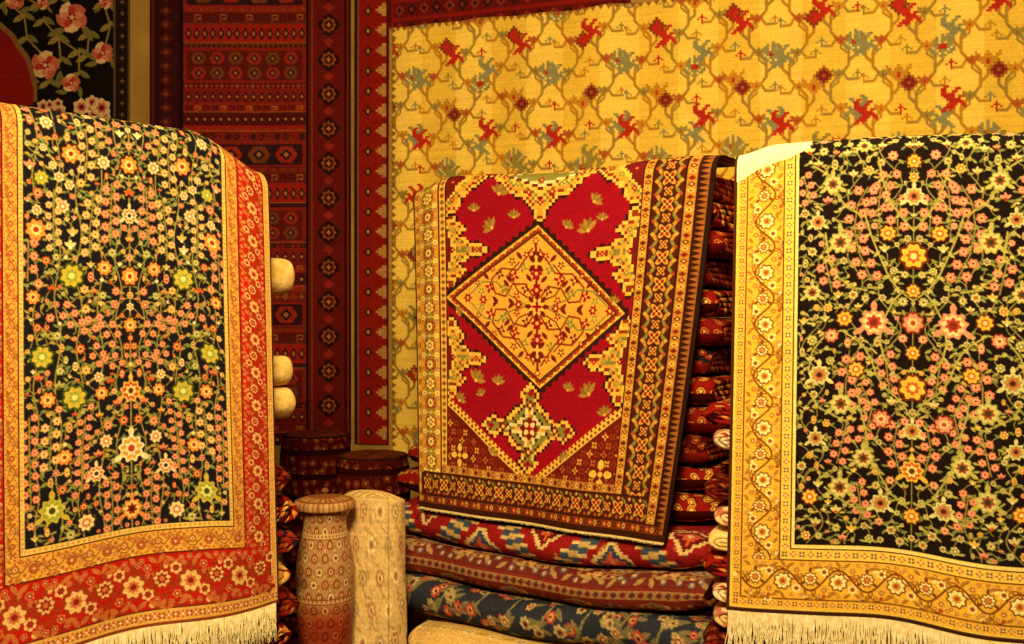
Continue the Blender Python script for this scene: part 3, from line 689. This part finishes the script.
def red_canvas(W,H,seed=1):
    r=random.Random(seed); cv=Cv(W,H,'#5c100e')
    bl=int(.17*W); mid=int(.78*W); y=-6
    pal=['#7c1c12','#8a5020','#34141e','#8c2414','#643014']
    seq=[(12,'diam','#6e1812'),(30,'panel','#2c101a'),(5,'dots','#7c2012'),(14,'hook','#5c1410'),(22,'row','#8c1a0f'),(6,'zig','#3c0c12'),(40,'panel','#541412'),(7,'diam','#440c10'),(18,'row','#741812'),(9,'hook','#7c1812'),(16,'row','#500e10'),(6,'dots','#8a1a0f')]
    i=0
    while y<H:
        h,k,g=seq[i%len(seq)]; c=[r.choice(pal) for _ in range(3)]; i+=1
        if k=='panel':
            cv.rect(bl,y,mid,y+h,'#7c1a12'); cv.rect(bl+4,y+3,mid-4,y+h-3,g)
            rows=2 if h>34 else 1; hh=(h-6)/rows
            for rr in range(rows):
                n=max(2,int((mid-bl-14)/(hh*1.1))); st=(mid-bl-14)/n
                for j in range(n):
                    X=bl+7+(j+.5)*st; Y=y+3+hh*(rr+.5); a=st*.42; b=hh*.40
                    cv.poly([(X-a,Y),(X-a*.5,Y-b),(X+a*.5,Y-b),(X+a,Y),(X+a*.5,Y+b),(X-a*.5,Y+b)],'#8a2418' if (j+rr)%2 else '#6a3418')
                    cv.poly([(X-a*.55,Y),(X,Y-b*.7),(X+a*.55,Y),(X,Y+b*.7)],'#1e1420'); cv.poly([(X-a*.25,Y),(X,Y-b*.35),(X+a*.25,Y),(X,Y+b*.35)],'#a06028')
        elif k=='row':
            cv.rect(bl,y,mid,y+h,g)
            for X in np.arange(bl+6,mid-3,9.5): 
                cv.poly([(X-4,y+h/2),(X,y+h*.15),(X+4,y+h/2),(X,y+h*.85)],'#2c1018'); cv.poly([(X-2,y+h/2),(X,y+h*.35),(X+2,y+h/2),(X,y+h*.65)],'#a86428')
        elif k=='hook':
            cv.rect(bl,y,mid,y+h,g)
            for x in range(bl+4,mid-8,10): cv.pl([(x,y+h*.8),(x,y+h*.25),(x+6,y+h*.25),(x+6,y+h*.6),(x+3,y+h*.6)],1.4,'#2c1018' if x%3 else '#98602c')
        else: band(cv,bl,y,mid,y+h,False,k,g,c,step=max(6,h*.8))
        cv.rect(bl,y+h-1.2,mid,y+h,r.choice(pal)); y+=h
    cv.rect(0,0,bl,H,'#300b0c'); cv.rect(bl-4,0,bl,H,'#14080c'); cv.rect(3,0,6,H,'#541812')
    for y in range(8,H,16):
        cv.poly([(bl/2,y-7),(bl/2+8,y),(bl/2,y+7),(bl/2-8,y)],'#501614'); cv.poly([(bl/2,y-3),(bl/2+3,y),(bl/2,y+3),(bl/2-3,y)],'#6a3818')
    cv.rect(mid,0,W,H,'#5a100d'); cv.rect(mid,0,mid+3,H,'#14080c'); cv.rect(mid+6,0,mid+8,H,'#743014')
    cxx=(mid+W-8)/2+4
    for i,y in enumerate(range(16,H,40)):
        cv.flower(cxx,y,13,4,'#24080c',0,.1); cv.flower(cxx,y,9,8,'#88421e',0,.12); cv.disc(cxx,y,5.5,'#3a0c0c'); cv.flower(cxx,y,3,4,'#a86c38',0,.3)
        cv.poly([(cxx-7,y-20),(cxx,y-25),(cxx+7,y-20),(cxx,y-15)],'#841e14')
    cv.rect(W-8,0,W,H,'#2c080a'); cv.rect(W-5,0,W-3,H,'#741812')
    return cv.out(.08,6)
def redB_canvas(W,H):
    cv=Cv(W,H,'#801410')
    band(cv,6,0,40,H,True,'none','#82140f',None)
    for i,y in enumerate(range(-10,H,22)):
        for j,(w_,h_) in enumerate(((5,14),(9,8),(12,3))):
            cv.rect(38-w_,y+11-h_/2,39-w_+5,y+11+h_/2,'#b07c44')
        cv.poly([(12,y+11),(17,y+5),(22,y+11),(17,y+17)],'#3c1010'); cv.poly([(15,y+11),(17,y+8),(19,y+11),(17,y+14)],'#b07c44')
    cv.rect(0,0,4,H,'#2a0c0c'); cv.rect(4,0,6,H,'#7a4828'); cv.rect(38,0,44,H,'#4c1010')
    for y in range(0,H,20): band(cv,46,y,W,y+16,False,'diam','#5c0e0e',['#7a2a1c','#2a0c10'],14)
    return cv.out(.08,8)
def black_canvas(W,H):
    cv=Cv(W,H,'#0e0808'); r=random.Random(9)
    X=lambda px:(px+20)/152*W
    Y=lambda py:(py-(-10))/150*H*.36
    def fl(px,py,s,c1,c2,an=0):
        x,y=X(px),Y(py); s*=1.5
        for sx in (-1,1): cv.leaf(x+sx*s*.9,y+s*.9,s*.6,s*.22,sx*.7+an,'#6a6434')
        for a in range(5):
            th=an+a*1.257; u,v=x+math.cos(th)*s*.5,y+math.sin(th)*s*.5
            cv.poly([(u+math.cos(th+k)*s*(.55 if j%2 else .42),v+math.sin(th+k)*s*(.55 if j%2 else .42)) for j,k in enumerate(np.linspace(0,5.4,7))],c1 if a%2 else c2)
        for a in range(5):
            th=an+a*1.257+.6; cv.ell(x+math.cos(th)*s*.33,y+math.sin(th)*s*.33,s*.34,s*.2,'#a8302a' if a%2 else '#c87a60',th)
        cv.flower(x,y,s*.3,5,'#7a1618',.5,.3); cv.disc(x,y,s*.12,c1)
    for v in ([(10,20),(25,35),(28,60),(45,80)],[(45,40),(60,60),(62,85),(50,110)],[(75,35),(90,55),(88,80),(105,75)],[(60,60),(80,75),(80,100)],[(105,20),(112,45),(105,75)],[(20,10),(40,22),(60,15)]):
        P=[(X(a),Y(b)) for a,b in v]; cv.pl(P,3,'#86703c')
        for a,b in P: cv.leaf(a+8,b,12,4.5,.6,'#6a6434'); cv.leaf(a-8,b+3,12,4.5,-.6,'#86743c')
    D='#ccaa80';E='#b05a48'
    for a in ((73,36,18,.3),(46,90,17,1),(104,76,13,.5),(16,16,12,2),(107,18,9,0),(72,110,11,.8),(44,20,8,.2)): fl(a[0],a[1],a[2],D,E,a[3])
    for i in range(60):
        x=r.uniform(0,W*.86); y=r.uniform(Y(130),H); cv.rosette(x,y,r.uniform(8,16),D,E,'#5a1410',n=6)
    edge=[(-25,38),(-4,44),(4,52),(12,60),(18,72),(26,84),(30,98),(34,116),(34,135)]
    cv.poly([(X(a+4),Y(b-4)) for a,b in edge]+[(X(-25),Y(140))],'#7a5430'); cv.poly([(X(a),Y(b)) for a,b in edge]+[(X(-25),Y(140))],'#7a120f')
    cv.rect(W*.90,0,W,H,'#1c100c'); cv.rect(W*.89,0,W*.905,H,'#5a402c')
    for y in range(5,H,18): cv.flower(W*.95,y,4,4,'#6a4c38',0,.3)
    cv.rect(W-3,0,W,H,'#5a4430')
    return cv.out(.08,9)

# ------------------------------------------------------------------ build hung kilims
def hung(name,o,e,n,Wd,z1,z0,col,label,mat,wob=.006,top=None,cat='kilim'):
    H,W,_=col.shape
    def f(S,V):
        w=wob*(1+np.sin(S*Wd*9+V*1.5)*.6+.4*np.sin(S*Wd*23))
        z=z1-V-(top(S) if top else 0)*np.clip(1-V/.3,0,1)
        return np.stack([o[0]+e[0]*S*Wd+n[0]*w,o[1]+e[1]*S*Wd+n[1]*w,z],-1)
    rows=np.linspace(0,z1-z0,H)
    me=sheet(name,f,col,rows,np.arange(H),mat,(n[0],n[1],0),.004)
    return mkobj(name,me,label,cat)
hung('kilim',(-1.553,4.294),(1,0),(0,-1),.862,2.93,.93,red_canvas(237,540),'dark red flat-woven kilim with geometric bands on the wall',M_flat)
hung('kilim',P2(wo,ce,cn,.014,.010),ce,cn,1.2,2.95,.93,redB_canvas(300,520),'red kilim with jagged cream border behind the golden kilim',M_flat,wob=.004)
cw_=2.85
hung('kilim',P2(ca,ce,cn,0,-.02),ce,cn,cw_,2.688,.90,cream_canvas(int(cw_*290),int(1.79*290)),'large golden cream kilim with red and olive leaf motifs',M_flat,wob=.010,top=lambda S:.003*np.sin(S*30)+.003*np.sin(S*71))
hung('wall_carpet',(-2.28,4.294),(1,0),(0,-1),.64,2.93,1.35,black_canvas(240,590),'black wall carpet with cream and red peony flowers',M_pile,cat='carpet')

# ------------------------------------------------------------------ three draped carpets
def carpet(label,base,me):
    root=bpy.data.objects.new('draped_carpet',None); scene.collection.objects.link(root); root.location=base; root.empty_display_size=.1
    root['label']=label; root['category']='carpet'
    o=mkobj('carpet_pile',me,parent=root); o.matrix_parent_inverse=Matrix.Translation(base).inverted()
    return root
def fr(root,*a,**k):
    o=fringe(*a,**k); o.matrix_parent_inverse=Matrix.Translation(root.location).inverted()
Lo=(-1.074,1.904); Le=(.7015,.7127); Ln=(.7127,-.7015); LZ=1.892; LH=1.14
sm=lambda x:np.clip(x,0,1)**2*(3-2*np.clip(x,0,1))
fL=drape(Lo,Le,Ln,LZ,.05,LH,lambda t:0*t,lambda t:.706+.022*t,
   lambda S,t:.010*np.sin(S*7+1)*t+.006*np.sin(S*15+t*3)*t+.03*t**3*(.5+.5*np.sin(S*9+2))-.014*sm((S-.90)/.10)*(1-t*.5),
   lambda S,V:.075*sm((S-.72)/.28)*np.clip(1.1-V/1.1,0,1)+.006*np.sin(S*9)*np.clip(V,0,1))
col=left_canvas(); rows,vm=drape_rows(LH,col.shape[0])
me=sheet('carpet_pile',fL,col,rows,vm,M_pile,(Ln[0],Ln[1],0),edgecol='#3a1c14')
Lc=carpet('navy floral carpet with red and gold borders draped over folded rugs',(-.82,2.16,.77),me)
fr(Lc,'fringe',fL,LH,.02,.99,560,.085,Ln,Lc,'cream cotton fringe',1)
Ro=(.513,2.3); Re=(.929,-.370); Rn=(-.370,-.929); RZ=1.856; RH=1.087
fR=drape(Ro,Re,Rn,RZ,.045,RH,lambda t:.000-.016*t,lambda t:.767+0*t,
   lambda S,t:.008*np.sin(S*8+2)*t+.005*np.sin(S*19+t*2)*t+.015*t**2,
   lambda S,V:.018*sm(1-S/.12)*np.clip(1-V/.3,0,1)+.005*np.sin(S*11)*np.clip(V,0,1)-.006*np.sin(S*5))
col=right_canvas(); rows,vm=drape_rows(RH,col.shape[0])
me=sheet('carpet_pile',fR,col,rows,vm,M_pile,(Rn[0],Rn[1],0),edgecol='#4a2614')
Rc=carpet('black floral carpet with gold scroll border draped over a stack',(.87,2.16,.77),me)
fr(Rc,'fringe',fR,RH,.005,.99,680,.10,Rn,Rc,'long cream cotton fringe',2)
fC=drape(COo,CE,CN,CZT,CR_,CH,cL,cR,
   lambda S,t:.085*t**2+.008*np.sin(S*8+1)*t+.006*np.sin(S*17+t*3)*t-.022*sm(1-S/.09)*(1-.3*t)-.006*sm((S-.93)/.07),
   lambda S,V:.026*sm(1-S/.14)*np.clip(1-V/.4,0,1)+.022*S*V+.006*V-.008*np.sin(S*9)*(1-V*.8))
col=centre_canvas(); rows,vm=drape_rows(CH,col.shape[0])
me=sheet('carpet_pile',fC,col,rows,vm,M_pile,(CN[0],CN[1],0),edgecol='#2c140c')
Cc=carpet('crimson carpet with gold diamond medallion draped over stacked rugs',(.1,2.96,.89),me)
fr(Cc,'fringe',fC,CH,.01,.99,320,.007,CN,Cc,'very short cream fringe',3,thick=.0013)

# ------------------------------------------------------------------ lathe helpers
def lathe(prof,K,lump=None):
    V=[];F=[]; n=len(prof)
    for i,(r_,z_) in enumerate(prof):
        for j in range(K):
            a=j/K*2*math.pi; q_=r_*(lump(a,z_) if lump else 1); V.append((q_*math.cos(a),q_*math.sin(a),z_))
    for i in range(n-1):
        for j in range(K):
            F.append((i*K+j,i*K+(j+1)%K,(i+1)*K+(j+1)%K,(i+1)*K+j))
    return np.array(V),np.array(F)
def smooth_prof(pts,n,kk=5):
    P=np.array(pts,float); d=np.concatenate([[0],np.cumsum(np.linalg.norm(np.diff(P,axis=0),axis=1))]); s=np.linspace(0,d[-1],n)
    R=np.interp(s,d,P[:,0]);Z=np.interp(s,d,P[:,1]); k=np.ones(kk)/kk; h=kk//2
    R2=np.convolve(np.pad(R,h,'edge'),k,'valid'); Z2=np.convolve(np.pad(Z,h,'edge'),k,'valid'); R2[0]=R[0];Z2[0]=Z[0];R2[-1]=R[-1];Z2[-1]=Z[-1]
    return list(zip(R2,Z2))

# ------------------------------------------------------------------ folded rugs
PALS=[('deep red',rugmat('folded_red','#8c1812','#d08038','#f0c068','#300c0a',30,'#3a0c0c',16,.8)),
      ('rust red',rugmat('folded_rust','#a83820','#e8b058','#4a1a14','#f0d090',28,'#e0a048')),
      ('dark maroon',rugmat('folded_maroon','#4c100c','#8a3018','#a86830','#1c0808',34,'#7a1a12',16,.8)),
      ('rose and cream',rugmat('folded_rose','#c87858','#f0d498','#9a2818','#f0e0b0',30,'#f0cc90')),
      ('cream',rugmat('folded_cream','#f0d088','#ecc878','#e0b464','#f4dca0',14,'#f4dca0',5,.85)),
      ('navy and red',rugmat('folded_navy','#24202a','#a03420','#c08a48','#100e14',34,'#8a2018')),
      ('dusty pink',rugmat('folded_pink','#d89a74','#f0dcac','#a83828','#b86a48',26,'#f4e0b8')),
      ('shade-darkened crimson',rugmat('folded_crimson_shaded','#7c1612','#b05028','#c88844','#2a0a08',30,'#5a0c0c',16,.8))]  # darker red carries the upper stack's shade in its colour
def fold(org,z,d,depth,length,th,pal,seed,grp,where,segs=14,wob=.010,endr=0):
    nm,mat=PALS[pal]
    me=fold_me('folded_rug',depth,length,th,mat,seed,segs=segs,wob=wob,endr=endr)
    o=mkobj('folded_rug',me,f'{nm} rug folded {where}','rug',group=grp); place(o,org,z,d); return o
def bolster(R,z,a1,dep,seed):
    """rug rolled tight, laid flat: rolled layers show as shallow rings on the soft end"""
    L=.52; pts=[(.001,0),(R*.7,0),(R*.97,.02),(R,.06),(R*.98,L-.06),(R,L-.026),(R*.95,L-.010)]
    for k in range(4):
        a=.90-.22*k; pts+=[(R*a,L-.001),(R*(a-.13),L),(R*(a-.175),L-.005)]
    pts+=[(.001,L-.004)]
    V,F=lathe(smooth_prof(pts,150,5),56,lambda a,zz:1-.05*math.cos(2*a+seed)**2+.014*math.sin(5*a+zz*9))
    me=build('rolled_rug',V,F,M_gold)
    o=mkobj('rolled_rug',me,'plump golden cream rolled rug beside the navy floral carpet','rug',group='cream rolled rugs in the stack')
    s=P2(Lo,Le,Ln,a1-L,-dep); o.location=(s[0],s[1],z+R*1.0)
    o.rotation_mode='QUATERNION'; o.rotation_quaternion=Vector((0,0,1)).rotation_difference(Vector((Le[0],Le[1],0)))
z=0
lev=[(.078,.832+.016*math.sin(k*2.3),[0,2,1,5][k%4]) for k in range(14)]
lev+=[(.056,.715,2),(.056,.72,5),(.082,.828,'r'),(.082,.820,'r'),(.074,.72,2),(.074,.73,0),(.100,.826,'r'),(.088,.66,2),(.088,.63,0)]
for k,(th,ext,pal) in enumerate(lev):
    if pal=='r':
        bolster(th/2*.98,z,ext,.070+th/2,k); bolster(th/2*.98,z,ext-.05,.070+th*1.55,k+5)
        z+=th*1.014; continue
    org=P2(Lo,Le,Ln,ext,-.066); fold(org,z,Le,.6,.40,th,pal,100+k,'folded rugs stacked under the navy carpet','under the navy floral carpet',wob=.006,endr=.03,segs=30); z+=th
z=0
lev=[(.060,.082+.014*math.sin(k*1.9),[3,6,0,4,3,2][k%6]) for k in range(21)]
lev[18]=(.06,-.01,2)
lev+=[(.076,-.04,[2,0,5][k%3]) for k in range(7)]
for k,(th,ext,pal) in enumerate(lev):
    ln=.42; org=P2(Ro,Re,Rn,-ext,-.050-ln); fold(org,z,(-Re[0],-Re[1]),.68,ln,th,pal,200+k,'folded rugs stacked under the black carpet','under the black floral carpet',wob=.006,endr=.03,segs=30); z+=th
def lip_canvas(kind,seed):
    W,H=480,210; r=random.Random(seed)
    if kind==0:
        cv=Cv(W,H,'#921a1c')
        for i in range(150):
            x,y=r.uniform(0,W),r.uniform(0,H); cv.leaf(x,y,5,2.2,r.uniform(0,3),r.choice(['#b07c44','#3a4658','#a84a34','#5a1418'])); 
        pts=[(-60,150)]+[(i*84-20,72 if i%2 else 150) for i in range(8)]
        for w,c in ((26,'#dcbc80'),(19,'#3c4c66'),(6,'#c8a468')): 
            for i in range(len(pts)-1):
                a,b=pts[i],pts[i+1]; n=9
                for k in range(n): 
                    x=a[0]+(b[0]-a[0])*k/n; y=a[1]+(b[1]-a[1])*k/n; cv.rect(x-1,y-w/2,x+(b[0]-a[0])/n+1,y+w/2,c)
        for i in range(8):
            X=i*84-20; Y=130 if i%2 else 96
            L=[(X,Y,24,12,1),(X,Y,12,22,1),(X,Y,17,17,1)]
            for sh,c in ((0,'#dcbc80'),(4,'#6a1418' if i%2 else '#3c4c66'),(9,'#c8583c')): cv.lobes(L,sh,c,3)
            cv.flower(X,Y,4,4,'#e0c088',0,.2)
            cv.leaf(X-18,Y+(18 if i%2 else -18),9,3.4,.6,'#c09858'); cv.leaf(X+18,Y+(18 if i%2 else -18),9,3.4,-.6,'#c09858')
        for y,c in ((34,'#c09858'),(39,'#2a1c20'),(186,'#c09858'),(191,'#2a1c20')): cv.rect(0,y,W,y+3,c)
    elif kind==1:
        cv=Cv(W,H,'#7a281c')
        band(cv,0,45,W,100,False,'scroll','#8a3426',['#c89460','#a85a40','#dcb078','#b08050','#8a7a5c'],44)
        band(cv,0,104,W,112,False,'diam','#a87a4c',['#7a2018','#4a3840'],10)
        band(cv,0,116,W,175,False,'scroll','#6c2620',['#c89460','#5c6470','#dcb078','#9a7048','#a88a58'],44)
    elif kind==2:
        cv=Cv(W,H,'#2c3040')
        for x in range(15,W,46): cv.pl([(x+14*math.sin(y*.06),y) for y in range(0,H,4)],2.2,'#8a8054')
        for _ in range(420):
            x,y=r.uniform(0,W),r.uniform(0,H); c=r.choice([('#c8a870','#8a3020','#dccaa0'),('#b04434','#c89c68','#4a1010'),('#b04434','#d8b080','#4a1010'),('#c0a878','#8a6a40','#5a2018'),('#a09060','#c0a870','#4a2a1a')])
            cv.leaf(x+8,y+3,9,2.8,r.uniform(-1,1),'#7a7050'); cv.rosette(x,y,r.uniform(3.5,8),*c,n=7)
        for y,c in ((48,'#b89058'),(52,'#7a1c18')): cv.rect(0,y,W,y+4,c)
    elif kind==3:
        cv=Cv(W,H,'#8a1c1a')
        band(cv,0,70,W,120,False,'scroll','#1e2636',['#c8a060','#a83828','#e0c890','#8a6a3c','#5a6a70'],42)
    else:
        cv=Cv(W,H,'#e4bc70')
        for x in range(0,W,34):
            for y in (70,105,140):
                cv.rosette(x+8+(17 if y==105 else 0),y,8,'#ecd494','#c88a44','#f0dca0',n=6); cv.leaf(x+25-(17 if y==105 else 0),y,9,3,.5,'#c8a050')
    return cv.out(.08,20+seed)
names=['red rug with navy and cream zigzag','brick red rug with tan arabesques','navy rug with small tan flowers','red and navy scroll rug','cream yellow rug with pale flowers']
z=.880; lw=[(.104,0,.088,-.062),(.108,1,.116,-.078),(.112,2,.136,-.085),(.120,4,.20,.115),(.109,3,.10,-.02),(.109,0,.1,-.02),(.109,1,.1,-.02),(.109,2,.1,-.02)]
for k,(th,kd,fw,lf) in enumerate(lw):
    z-=th; vis=k<4
    cf=lambda y,l=lf: .030*np.sin(np.clip((y+l-.0)/1.0,0,1)*math.pi)-.003*np.sin((y+l)*9)-.004
    me=fold_me('folded_rug',.62,1.0-lf if k!=3 else .54,th,M_pile,300+k,segs=300 if vis else 40,na=50 if vis else 14,dense=24 if vis else 6,canvas=lip_canvas(kd,k),wob=.020,squash=(z,cf),endr=.055 if vis else 0)
    o=mkobj('folded_rug',me,names[kd]+' folded in the low stack','rug',group='folded rugs under the crimson carpet')
    place(o,P2(COo,CE,CN,lf,fw),z+.0005,CN)
z=.886
for k in range(12):
    th=.0828; lf=.05 if k>1 else (-.115,-.075)[k]
    ln=(1.0-.02*(k%3))-lf
    fold(P2(COo,CE,CN,lf,-.040-(.012 if k%2 else 0)),z,CN,.55,ln,th,[0,0,2,7,0,5,7,0,2,7,0,7][k],400+k,'folded rugs under the crimson carpet','under the crimson carpet',segs=60,wob=.012,endr=.06 if k<2 else .018); z+=th

# ------------------------------------------------------------------ poufs
M_pouf=rugmat('pouf_dark_kilim','#4a100e','#7a2c18','#a06030','#1c0808',26,'#2a0a0a',22)
M_pouft=plain('pouf_top_leather','#4a1a10','#6a2a18',30,.55)
M_cord=plain('pouf_piping_brown','#2a100a','#3c1a10',60)
def pouf(x,y,z0,R,h,seed):
    root=bpy.data.objects.new('pouf',None); scene.collection.objects.link(root); root.location=(x,y,z0); root.rotation_euler=(0,0,seed)
    root['label']='round dark red woven pouf in a stack by the wall'; root['category']='pouf'; root['group']='stacked poufs by the wall'
    pr=smooth_prof([(.001,0),(R*.86,0),(R*.96,h*.14),(R,h*.35),(R,h*.6),(R*.96,h*.82),(R*.88,h*.93)],40,7)
    V,F=lathe(pr,64,lambda a,zz:1+.018*abs(math.sin(a*4)))
    aa=(np.arctan2(V[:,1],V[:,0])%6.2832)/6.2832; mkobj('body',build('body',V,F,M_pouf,None,np.stack([aa*R*6.28,V[:,2]+.3*np.hypot(V[:,0],V[:,1])],1)),parent=root)
    V,F=lathe(smooth_prof([(R*.88,h*.93),(R*.7,h*.975),(R*.35,h*.985),(R*.08,h*.97),(.001,h*.968)],24),64,lambda a,zz:1)
    V[:,2]-=.006*np.abs(np.sin(np.arctan2(V[:,1],V[:,0])*4))**6*(np.hypot(V[:,0],V[:,1])/R)
    mkobj('top_panel',build('top_panel',V,F,M_pouft),parent=root)
    V=[];F=[]; K=64
    for i in range(K):
        a=i/K*6.2832
        for j in range(8):
            b=j/8*6.2832; q_=R*.89+.005*math.cos(b); V.append((q_*math.cos(a),q_*math.sin(a),h*.93+.005*math.sin(b)))
    for i in range(K):
        for j in range(8): F.append((i*8+j,((i+1)%K)*8+j,((i+1)%K)*8+(j+1)%8,i*8+(j+1)%8))
    mkobj('piping',build('piping',V,F,M_cord),parent=root)
    V,F=lathe(smooth_prof([(.012,h*.965),(.012,h*.978),(.006,h*.988),(.001,h*.99)],10,3),20); mkobj('button',build('button',V,F,M_cord),parent=root)
for (x,y,R,tot,sd) in ((-.755,3.86,.135,1.035,1),(-.50,3.62,.135,.985,2)):
    for k in range(4): pouf(x+.004*math.sin(k*3+sd),y,tot/4*k,R,tot/4*.998,k+sd)
# urn
K=280
prof=smooth_prof([(0.001,0),(.054,0),(.058,.03),(.050,.08),(.054,.2),(.064,.40),(.073,.56),(.079,.67),(.080,.74),(.076,.79),(.064,.845),(.058,.87),(.060,.895),(.072,.915)],320,11)
V,F=lathe(prof,K)
cv=Cv(560,920,'#b88c5c')
cols_=[('#8a4428','#e0bc84','#a04030'),('#e4cc94','#a05840','#6a3418'),('#a84a38','#e0bc88','#6a2a18')]
for j in range(30):
    y=16+j*31
    for i in range(16):
        x=i*35+(17.5 if j%2 else 0); c=cols_[(j+i)%3]
        cv.pl([(x-17,y+15),(x,y),(x+17,y+15)],1.5,'#8a6038'); cv.rosette(x,y,11,*c,n=8,out='#84502c'); cv.leaf(x+17,y+3,7,3,1.3,'#94743c'); cv.disc(x+17,y+12,2.8,'#d8b888')
for y in (52,205):
    cv.rect(0,y,560,y+2,'#7a4424'); cv.rect(0,y+2,560,y+12,'#ccaa70'); cv.rect(0,y+12,560,y+14,'#7a4424')
    for x in range(0,560,14): cv.disc(x+7,y+7,3.2,'#944a34')
yk=np.linspace(0,920,cv.a.shape[0])[:,None,None]; k_=np.clip((yk-205)/60,0,1); cv.a*= (1-k_)+np.array([.78,.42,.36])*k_
cu=cv.out(.04,40)
zz=V[:,2]; aa=(np.arctan2(V[:,1],V[:,0])%(2*math.pi))/(2*math.pi)
cc=cu[np.clip(((.915-zz)*900).astype(int),0,919),np.clip((aa*560).astype(int),0,559)]
urn=bpy.data.objects.new('lidded_urn',None); scene.collection.objects.link(urn); urn.location=(-.520,2.78,0); urn.scale=(1,1,1.018)
urn['label']='tall tan and dark red patterned floor urn with flat lid'; urn['category']='urn'
mkobj('body',build('body',V,F,M_glaze,cc),parent=urn)
prof=smooth_prof([(.001,.915),(.080,.915),(.085,.920),(.085,.934),(.080,.940),(.058,.946),(.030,.951),(.012,.953),(.001,.954)],60,3)
V,F=lathe(prof,96); rr=np.hypot(V[:,0],V[:,1]); aa=np.arctan2(V[:,1],V[:,0])
cl=np.where((np.sin(aa*24)>0)[:,None]&((rr>.045)&(rr<.07))[:,None],lin(hx('#b88848')),lin(hx('#84502c'))); cl=np.where((rr>.077)[:,None],np.where((np.sin(aa*36)>0)[:,None],lin(hx('#c89c64')),lin(hx('#96603a'))),cl)
lid=mkobj('lid',build('lid',V,F,M_glaze,cl),parent=urn,label='flat brown lid')
prof=smooth_prof([(.001,.952),(.007,.952),(.006,.957),(.011,.962),(.010,.967),(.005,.971),(.001,.972)],30,3)
V,F=lathe(prof,32); mkobj('knob',build('knob',V,F,M_glaze,np.tile(lin(hx('#7a4a28')),(len(V),1))),parent=lid)

# ------------------------------------------------------------------ rolled rug (faded floral, slumped)
def rolled(x,y,R,h,label,seed=0):
    turns=3.5; r0=R*.2; N=420; th=np.linspace(0,1,N)**.6*turns*2*math.pi; rr=r0+(R-r0)*th/th[-1]
    P=np.stack([rr*np.cos(th+seed),rr*np.sin(th+seed)],1); pitch=(R-r0)/turns
    def warp(V):
        V=V.copy(); u=V[...,2]/h; a=np.arctan2(V[...,1],V[...,0])
        f=(1+.12*(1-u)**1.1)*(1+.028*np.sin(a*3+u*5)+.020*np.sin(a*6-u*7)+.010*np.sin(a*2+u*22)); V[...,0]*=f; V[...,1]*=f*.74
        V[...,2]-=np.where(u>.8,(u-.8)/.2*(.010*(V[...,0]/R)+.006*np.sin(a*2+1)),0); return V
    Vv,F,uv=strip(P,pitch*.42,h,160,'xy',warp)
    cv=Cv(420,400,'#e0be80'); r=random.Random(8)
    for i in range(320):
        X,Y=r.uniform(0,420),r.uniform(0,400); cv.leaf(X,Y,6,2.4,r.uniform(0,3),r.choice(['#cca464','#bc9258','#d0ac6c']))
    for j in range(11):
        for i in range(11):
            X=i*38.2+(19 if j%2 else 0); Y=14+j*37; c=[('#bc8058','#ecd498','#945440'),('#f0dca4','#c49058','#a06444'),('#ac9060','#e4cc90','#945e40')][(i+j)%3]
            cv.rosette(X,Y,11,*c,n=7); cv.pl([(X,Y+11),(X+6,Y+20),(X+17,Y+24)],2,'#b08854')
    cu=cv.out(.06,41); s_=uv[:,1]
    col=cu[np.clip(((h-uv[:,0])*400).astype(int),0,399),((s_*420/.5).astype(int))%420]
    me=build('rolled_rug',Vv,F,M_pile,col,uv)
    o=mkobj('rolled_rug',me,label,'rug'); o.location=(x,y,0); return o
rolled(-.392,2.900,.090,.945,'slumped pale cream floral rug rolled and standing upright',seed=2)

# ------------------------------------------------------------------ lights
def area(name,loc,tgt,size,e,c):
    l=bpy.data.lights.new(name,'AREA'); l.energy=e; l.color=c; l.size=size; o=bpy.data.objects.new(name,l)
    scene.collection.objects.link(o); o.location=loc; d=Vector(tgt)-Vector(loc); o.rotation_euler=d.to_track_quat('-Z','Y').to_euler(); return o
WARM=(1,.74,.32)
area('unseen_overhead_light',(-.2,.2,2.85),(0,2.6,1.2),.6,166,WARM)  # main area light added out of view overhead; no fixture built
area('unseen_overhead_light',(.9,2.2,2.92),(.9,3.9,1.5),1.4,28,WARM)  # second unseen light, added to brighten the golden kilim wall
area('unseen_overhead_light',(-1.2,2.9,2.92),(-1.0,4.2,1.5),.6,4,(1,.66,.32))  # weak unseen light, added for the upper-left back wall
w=bpy.data.worlds.new('world'); scene.world=w; w.use_nodes=True
w.node_tree.nodes['Background'].inputs[0].default_value=(1,.7,.4,1); w.node_tree.nodes['Background'].inputs[1].default_value=.15
# ------------------------------------------------------------------ camera
cam=bpy.data.cameras.new('camera'); cam.lens=36*1000/1024; cam.sensor_width=36
co=bpy.data.objects.new('camera',cam); scene.collection.objects.link(co); co.location=(0,0,1.45); co.rotation_euler=(math.pi/2,0,0)
scene.camera=co
